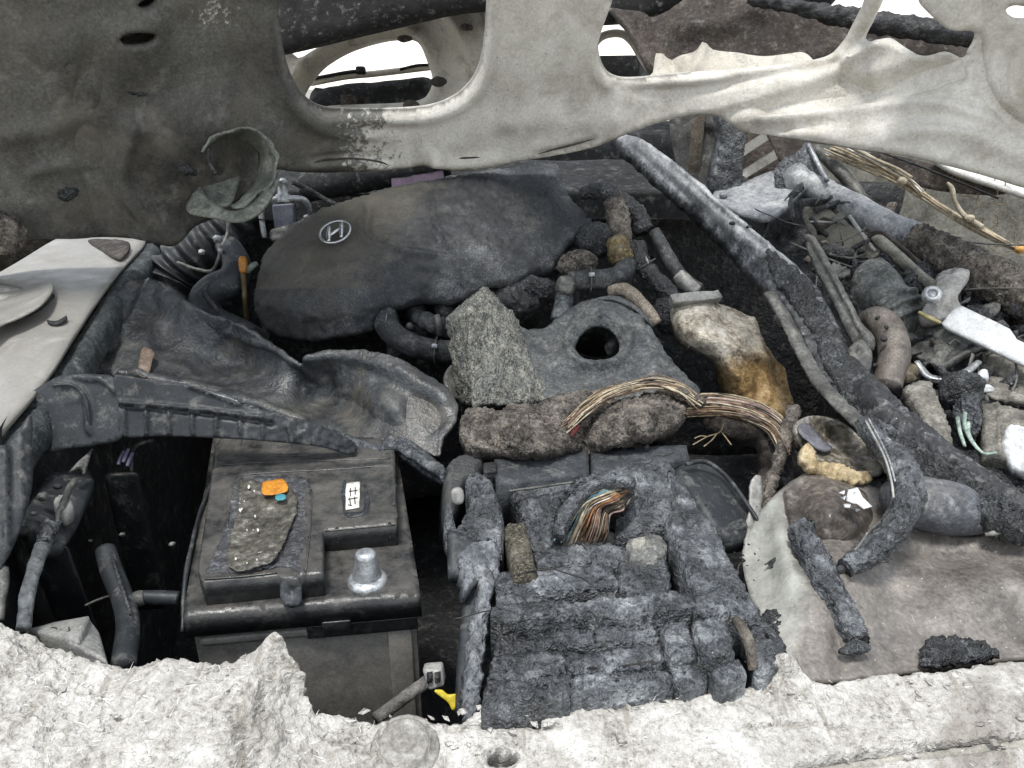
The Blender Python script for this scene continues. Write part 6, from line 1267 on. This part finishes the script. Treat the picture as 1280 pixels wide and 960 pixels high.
# crumpled canister, perforated elbow, grey rod, bracket, plate
cn = thing("crumpled_canister", "crumpled dark metal canister behind the long rail", "canister", P(1110, 450, .86))
obj("shell", sheet([(1056, 350), (1064, 330), (1080, 318), (1098, 314), (1114, 320), (1130, 336), (1146, 352), (1160, 366), (1170, 384), (1166, 404), (1150, 420), (1134, 440), (1110, 446), (1080, 430), (1062, 400), (1054, 372)],
    [(1056, 360, .97), (1098, 316, 1.0), (1165, 385, .93), (1134, 440, .88), (1070, 420, .93), (1100, 375, .895), (1130, 390, .885)], sp=3, thick=.01, rnd=14, rdep=.02, noise=((.005, 30), (.0025, 90)), ridges=[([(1100, 380), (1120, 366), (1146, 362)], .006, 3), ([(1104, 390), (1130, 376), (1154, 372)], .006, 3), ([(1110, 402), (1134, 390), (1160, 384)], .006, 3), ([(1090, 340), (1110, 350), (1130, 352)], -.005, 8)]), mat("crumpled_greenish_metal", [(.28, '#3a3d3c'), (.48, '#565957'), (.66, '#757671'), (.85, '#a1a099')], 36, .5, metal=.3, bump=.6, bscale=240, bdist=.0015), cn)
obj("lower_fold", sheet([(1134, 420), (1150, 396), (1170, 388), (1200, 400), (1228, 420), (1240, 430), (1220, 440), (1200, 452), (1176, 466), (1164, 458), (1148, 456), (1134, 440)], [(1134, 425, .89), (1170, 390, .90), (1240, 430, .84), (1176, 466, .81), (1170, 430, .84)], sp=3, thick=.008, noise=((.004, 40), (.002, 120)), ridges=[([(1140, 444), (1160, 452), (1176, 460), (1200, 446), (1230, 432)], .008, 3.5), ([(1150, 420), (1190, 426), (1220, 430)], -.005, 7)]), m_greymetal, cn)
obj("round_rim", tube([(1146, 452, .82), (1160, 470, .80), (1180, 474, .79), (1206, 466, .79), (1224, 452, .80)], [4, 6, 7, 6, 4], sub=8, flat=.6), m_steel, cn)
er = thing("ear_bracket", "pale bolted bracket lug above the white plate", "bracket", P(1185, 390, .88))
obj("lug", sheet([(1166, 352), (1172, 338), (1186, 330), (1200, 332), (1214, 334), (1214, 346), (1206, 360), (1202, 372), (1206, 386), (1196, 396), (1176, 402), (1160, 398), (1148, 392), (1156, 376), (1164, 366)], [(1166, 352, .92), (1212, 336, .92), (1200, 390, .87), (1150, 394, .87), (1185, 365, .875)], sp=2.8, thick=.016, rnd=5, rdep=.007, noise=((.004, 50), (.002, 150)), bumps=[(1188, 336, 7, 4, -.006)]), m_palemetal, er)
obj("bolt", lathe(P(1164, 370, .865), (-.3, -.8, .6), [(.011, 0), (.011, .006), (.008, .010), (.005, .010), (.005, .007), (.001, .007)], n=16), m_steel, er)
obj("brass_edge", tube([(1148, 390, .865), (1160, 396, .86), (1176, 404, .85)], [2, 3, 2]), mat("brassy_edge", [(.3, '#8a7f56'), (.7, '#b1a67a')], 60, .5), er)
obj("white_plate", sheet([(1177, 404), (1190, 389), (1202, 382), (1262, 411), (1271, 424), (1340, 456), (1340, 482), (1262, 447), (1183, 409)], [(1178, 404, .85), (1202, 383, .86), (1271, 424, .79), (1335, 475, .73)], sp=4, thick=.006, noise=((.002, 40), (.0008, 160)), smooth=False, bumps=[(1206, 398, 4, 3, -.003), (1246, 416, 3, 2.5, -.004)]), m_whiteplate,
    label="whitened flat metal plate jutting in from the right edge", cat="metal plate")
gr_ = thing("grey_link_rod", "pale grey link rod lying along the rail with a dark eyelet end", "rod", P(1075, 450, .83))
obj("rod", sheet([(1004, 300), (1010, 292), (1022, 310), (1036, 336), (1050, 362), (1064, 390), (1072, 404), (1086, 420), (1084, 436), (1068, 436), (1058, 420), (1046, 394), (1030, 362), (1014, 330)], [(1004, 300, .97), (1050, 362, .87), (1086, 424, .80), (1014, 330, .935)], sp=3, thick=.007, rnd=2, rdep=.002, noise=((.002, 50),), ridges=[([(1010, 302), (1036, 350), (1070, 414)], -.004, 3)]), m_greymetal, gr_)
obj("eyelet", sheet([(1066, 430), (1080, 422), (1092, 436), (1092, 456), (1084, 468), (1070, 464), (1064, 446)], [(1066, 430, .795), (1092, 440, .79), (1080, 468, .765)], sp=2.8, thick=.010, rnd=4, rdep=.005, bumps=[(1077, 437, 5, 4, -.008)]), m_greymetal, gr_)
pe = thing("perforated_elbow", "brown-grey elbow tube with punched holes beside the link rod", "tube", P(1110, 480, .78))
obj("elbow", tube([(1084, 402, .90), (1098, 400, .87), (1112, 416, .845), (1118, 444, .815), (1112, 470, .79), (1108, 486, .775)], [14, 17, 19, 19, 18, 18], sub=9, n=18, noise=((.001, 40),)), mat("brown_grey_steel", [(.3, '#544e49'), (.6, '#6f6862'), (.85, '#8f8880')], 30, .55, metal=.2, bump=.3), pe)
for x, y, r, yy in ((1098, 398, 4, .852), (1108, 409, 3, .83), (1105, 424, 4.5, .812), (1094, 457, 4, .80)):
    obj("hole", pblob(x, y, yy, r, r * .8, r * .7), m_deep, pe)
for nm, pts, yy, lab in (("upright_blade", [(1090, 300), (1098, 296), (1124, 318), (1150, 342), (1166, 356), (1160, 372), (1140, 350), (1112, 322)], (1.04, .95), "pale twisted metal blade behind the canister"),):
    obj(nm, sheet(pts, [(1094, 298, yy[0]), (1165, 358, yy[1]), (1140, 350, .985)], sp=3, thick=.006, noise=((.003, 50),), ridges=[([(1096, 300), (1160, 360)], .003, 4)]), mat("khaki_grey_metal", [(.3, '#63625a'), (.6, '#838177'), (.85, '#a19f93')], 40, .65, bump=.5), label=lab, cat="metal blade")
obj("thin_stay", tube([(1062, 270, 1.10), (1074, 288, 1.07), (1094, 314, 1.03)], [2.2, 2.6, 2.2], n=8), m_palemetal, label="thin pale stay rod above the canister", cat="rod")
obj("bent_floor_plate", sheet([(1004, 262), (1030, 258), (1066, 284), (1100, 304), (1090, 322), (1050, 312), (1014, 292)], [(1004, 262, 1.17), (1066, 284, 1.10), (1090, 322, 1.03), (1014, 292, 1.12)], sp=4, thick=.004, noise=((.004, 30), (.002, 100)), ragged=2), mat("khaki_soot_plate", [(.1, '#3f3d36'), (.5, '#6b685e'), (.9, '#8f8b7f')], 20, .7, bump=.4), label="khaki sooty plate lying under the crossbar", cat="plate")
obj("dark_flange", sheet([(1084, 300), (1100, 290), (1140, 320), (1160, 340), (1148, 344), (1110, 316)], [(1084, 300, 1.06), (1160, 340, 1.0), (1110, 316, 1.04)], sp=4, thick=.004, noise=((.004, 40),)), m_rust, label="dark bent flange behind the pale blade", cat="flange")
obj("elbow_spout", tube([(1140, 462, .80), (1134, 470, .79), (1138, 478, .785)], [9, 10, 8], n=14, noise=((.001, 100),)), mat("dark_bronze_fitting", [(.3, '#3f382b'), (.7, '#6e6450')], 60, .5), label="small bronze-dark pipe fitting under the canister rim", cat="fitting")
obj("crusted_clump", pblob(1180, 352, .96, 14, 12, 12, noise=((.004, 100),)), m_char2, label="small crusted clump beside the bracket lug", cat="clump")
fbk = obj("chalky_fin_block", sheet([(1130, 482), (1146, 474), (1164, 474), (1176, 500), (1190, 534), (1194, 556), (1176, 552), (1160, 534), (1144, 506)], [(1130, 482, .745), (1166, 474, .755), (1192, 554, .655), (1160, 534, .67)], sp=2.6, thick=.02, rnd=3, rdep=.004, smooth=False, noise=((.002, 120), (.0015, 340)), ridges=[([(1132 + k * 3, 486 + k * 8), (1168 + k * 3.2, 480 + k * 8)], .002, 1.5) for k in range(8)]), m_fins, label="chalky speckled finned block standing behind the rail", cat="fin block")
wb = thing("frayed_connector", "crumbled connector with three pale green wires near the right edge", "connector", P(1205, 560, .68))
obj("body", pblob(1201, 488, .73, 24, 24, 20, e=(.7, .7), noise=((.006, 50), (.003, 160))), m_chardark, wb)
obj("neck", pblob(1210, 520, .70, 15, 28, 14, e=(.7, .7), noise=((.006, 60), (.003, 160))), m_char, wb)
for k, pl_ in enumerate(([(1197, 522), (1200, 540), (1206, 558)], [(1206, 516), (1206, 532), (1212, 548), (1222, 562)], [(1210, 528), (1212, 546), (1228, 566), (1246, 566)])):
    obj("wire", tube([(x, y, .672 - .0008 * (y - 520)) for x, y in pl_], [2.6, 2.4, 2, 1.6][:len(pl_)], sub=8, n=8), WIRE["green"], wb)
rb = thing("ribbed_white_block", "pale ribbed block with white crust at the right edge", "block", P(1260, 575, .66))
obj("block", sheet([(1228, 502), (1246, 500), (1300, 516), (1340, 540), (1340, 600), (1260, 572), (1230, 566)], [(1228, 502, .715), (1330, 540, .66), (1240, 568, .65)], sp=3, thick=.03, smooth=False, rnd=3, rdep=.004, noise=((.003, 90), (.0015, 300)), ridges=[([(1248, 504), (1248, 566)], .004, 2)] + [([(1250, 514 + 9 * k), (1290, 522 + 9 * k)], .003, 1.8) for k in range(6)]), m_fins, rb)
obj("white_crust", sheet([(1252, 552), (1262, 528), (1290, 534), (1340, 550), (1340, 590), (1280, 590), (1262, 582)], [(1252, 552, .655), (1330, 560, .63), (1270, 585, .63)], sp=2.8, thick=.008, ragged=3, rnd=6, rdep=.006, noise=((.005, 70), (.002, 240))), m_whiteplate, rb)
obj("loose_board", sheet([(1228, 440), (1262, 436), (1340, 450), (1340, 520), (1280, 504), (1232, 490)], [(1228, 440, .84), (1330, 460, .76), (1240, 490, .765)], sp=4, thick=.006, noise=((.006, 40), (.003, 120)), ragged=2, ridges=[([(1240, 462), (1266, 470), (1290, 456)], -.008, 4), ([(1250, 492), (1276, 478), (1300, 470)], -.008, 4)]), m_fins, label="crumbling grey board under the white plate", cat="board")
obj("white_chip", pblob(1229, 470, .77, 7, 8, 6, noise=((.003, 120),)), m_whiteplate, label="upper white chip beside the crumbling grey board", cat="chip")
obj("white_chip", pblob(1232, 486, .75, 10, 6, 6, noise=((.003, 120),)), m_whiteplate, label="lower white chip beside the crumbling grey board", cat="chip")
# ---------------------------------------------------------------- front crossmember buried in white ash and fibre
fr = thing("front_crossmember", "front crossmember along the bottom, whitened with ash and shredded fibre", "crossmember", (0, .30, .72))
fo = [(-200, 700), (-120, 720), (-40, 748), (0, 768), (36, 784), (80, 802), (120, 822), (150, 829), (186, 820), (220, 820), (250, 816), (290, 814), (326, 812), (346, 806), (358, 828), (376, 850), (386, 884), (420, 888), (460, 896), (520, 898), (568, 898), (588, 888), (610, 880), (660, 884), (720, 880), (780, 874), (840, 868), (900, 858), (940, 850), (956, 836), (972, 816), (992, 822), (1010, 838), (1030, 848), (1080, 840), (1160, 832), (1240, 822), (1290, 818), (1400, 806), (1500, 798), (1500, 1010), (-200, 1010)]
fz = [(-100, 730, .88), (0, 768, .872), (140, 826, .855), (345, 808, .872), (385, 884, .848), (560, 896, .842), (700, 882, .842), (940, 850, .842), (974, 816, .85), (1090, 840, .838), (1390, 806, .84),
      (0, 900, .868), (200, 900, .866), (500, 1000, .83), (900, 960, .835), (1300, 920, .832), (-100, 1110, .84), (640, 1110, .80), (1390, 1110, .79), (300, 860, .876)]
def front_fn(p, v):
    left = np.clip((420 - p[:, 0]) / 120, 0, 1)
    return (.010 * fbm(v, 20, 3, 2) + .005 * fbm(v, 75, 3, 4)) * (.35 + .65 * left) + (.003 * fbm(v * np.array([.45, 1.2, 1]), 150, 3, 5, True)) * (.4 + .6 * left) + .0016 * np.clip(fbm(v, 60, 4, 8) * 3, -1, 1) * (.3 + .7 * np.clip(fbm(v, 14, 2, 9) * 3 + .5, 0, 1))
fg = sheet(fo, fz, mode='z', sp=2.7, ext=(0, -.01, -.09), rnd=12, rdep=.014, ragged=3.5, fn=front_fn,
    holes=[[(612, 944), (622, 940), (628, 946), (640, 944), (646, 947), (634, 953), (616, 954)]], hsmooth=True,
    ridges=[([(1000, 962), (1100, 946), (1200, 934), (1300, 922)], -.010, 6), ([(560, 910), (640, 905), (700, 908)], -.005, 4), ([(930, 908), (1000, 905), (1060, 912)], -.004, 2), ([(1080, 922), (1150, 932), (1250, 924)], -.004, 3), ([(330, 820), (372, 850), (386, 884)], .01, 8), ([(482, 900), (476, 930), (468, 955)], .004, 5)],
    bumps=[(972, 830, 22, 14, .014), (500, 935, 26, 20, -.004), (345, 815, 18, 12, .012)])
obj("ash_layer", fg, m_ash, fr)
bt = obj("bolt_head", lathe(P(506, 934, .838, 'z'), (0, -.25, 1), [(.020, -.006), (.020, .000), (.0185, .001), (.0150, .0015), (.0145, .006), (.0132, .0072), (.008, .0075), (.007, .0062), (.001, .0062)], n=24, noise=((.0012, 150),)), mat("ash_coated_bolt", [(.1, '#6b6862'), (.5, '#8d8a84'), (.9, '#b3b0aa')], 60, .9, bump=.8, bscale=240, bdist=.002), fr)
obj("edge_strip", sheet([(960, 972), (1060, 954), (1160, 940), (1290, 924), (1400, 912), (1400, 930), (1290, 940), (1160, 954), (1060, 970), (980, 990)], [(960, 972, .826), (1390, 920, .83), (1060, 970, .82), (1390, 930, .828)], mode='z', sp=5, thick=.004, noise=((.002, 30),), ragged=1.5), m_greystrip, fr)
# shredded fibres, far too many to count
def fibres(n, region, z, seed, lmin, lmax, up=.5):
    rg5 = np.random.default_rng(seed); V, F = [], []
    poly = np.array(region, float); lo_, hi_ = poly.min(0), poly.max(0)
    f = tps(fz, 'z')
    pts = rg5.uniform(lo_, hi_, (n * 3, 2)); pts = pts[inside(pts, poly)][:n]
    base = CAM + rays(pts) * (1 / f(pts))[:, None]
    dens = fbm(base, 30, 2, seed)
    base = base[dens > -.25]
    for b in base:
        L = rg5.uniform(lmin, lmax); a = rg5.uniform(0, 2 * math.pi)
        d = np.array([math.cos(a), math.sin(a) * .6, rg5.uniform(.05, up) ]); d /= np.linalg.norm(d)
        side = np.cross(d, [0.2, -.6, .7]); side /= np.linalg.norm(side); w = rg5.uniform(.0001, .00022)
        p = b + np.array([0, 0, rg5.uniform(.000, .006)]); k0 = len(V)
        for j in range(4):
            V += [tuple(p - side * w * (1 - j * .25)), tuple(p + side * w * (1 - j * .25))]
            d = d + rg5.normal(size=3) * .35 + np.array([0, 0, -.12]); d /= np.linalg.norm(d); p = p + d * L / 3
        for j in range(3): F.append((k0 + 2 * j, k0 + 2 * j + 1, k0 + 2 * j + 3, k0 + 2 * j + 2))
    return Geo(np.array(V), F)
obj("fibre_fluff", [fibres(220, [(-20, 790), (60, 818), (150, 846), (250, 836), (335, 828), (370, 890), (470, 908), (470, 965), (-20, 965)], .86, 1, .003, .009, .2),
                    fibres(70, [(470, 910), (600, 900), (940, 868), (974, 838), (1010, 862), (1010, 965), (470, 965)], .84, 2, .002, .007, .3),
                    fibres(25, [(1010, 850), (1290, 822), (1290, 960), (1010, 965)], .84, 3, .002, .005, .3)], m_fibre, fr, kind="stuff")
# loose flat flakes of ash, one part
gs = []
rg6 = np.random.default_rng(31); ff = tps(fz, 'z')
poly = np.array([(0, 790), (150, 835), (345, 815), (390, 890), (940, 862), (1280, 830), (1280, 950), (0, 950)], float)
pts = rg6.uniform(poly.min(0), poly.max(0), (1800, 2)); pts = pts[inside(pts, poly)][:240]
for q, w in zip(pts, ff(pts)):
    c = CAM + rays([q])[0] / w + np.array([0, 0, rg6.uniform(-.001, .0015)]); r = rg6.uniform(.0012, .005)
    a = rg6.uniform(0, 6.28); u = np.array([math.cos(a), math.sin(a), rg6.normal() * .15]); w2 = np.array([-math.sin(a), math.cos(a), rg6.normal() * .15])
    k = rg6.uniform(.5, 1.2, 4)
    gs.append(slab([c - u * r * k[0], c - w2 * r * k[1] * .6, c + u * r * k[2], c + w2 * r * k[3] * .6], (0, 0, -.0006)))
obj("ash_flakes", gs, m_ash, fr, kind="stuff")
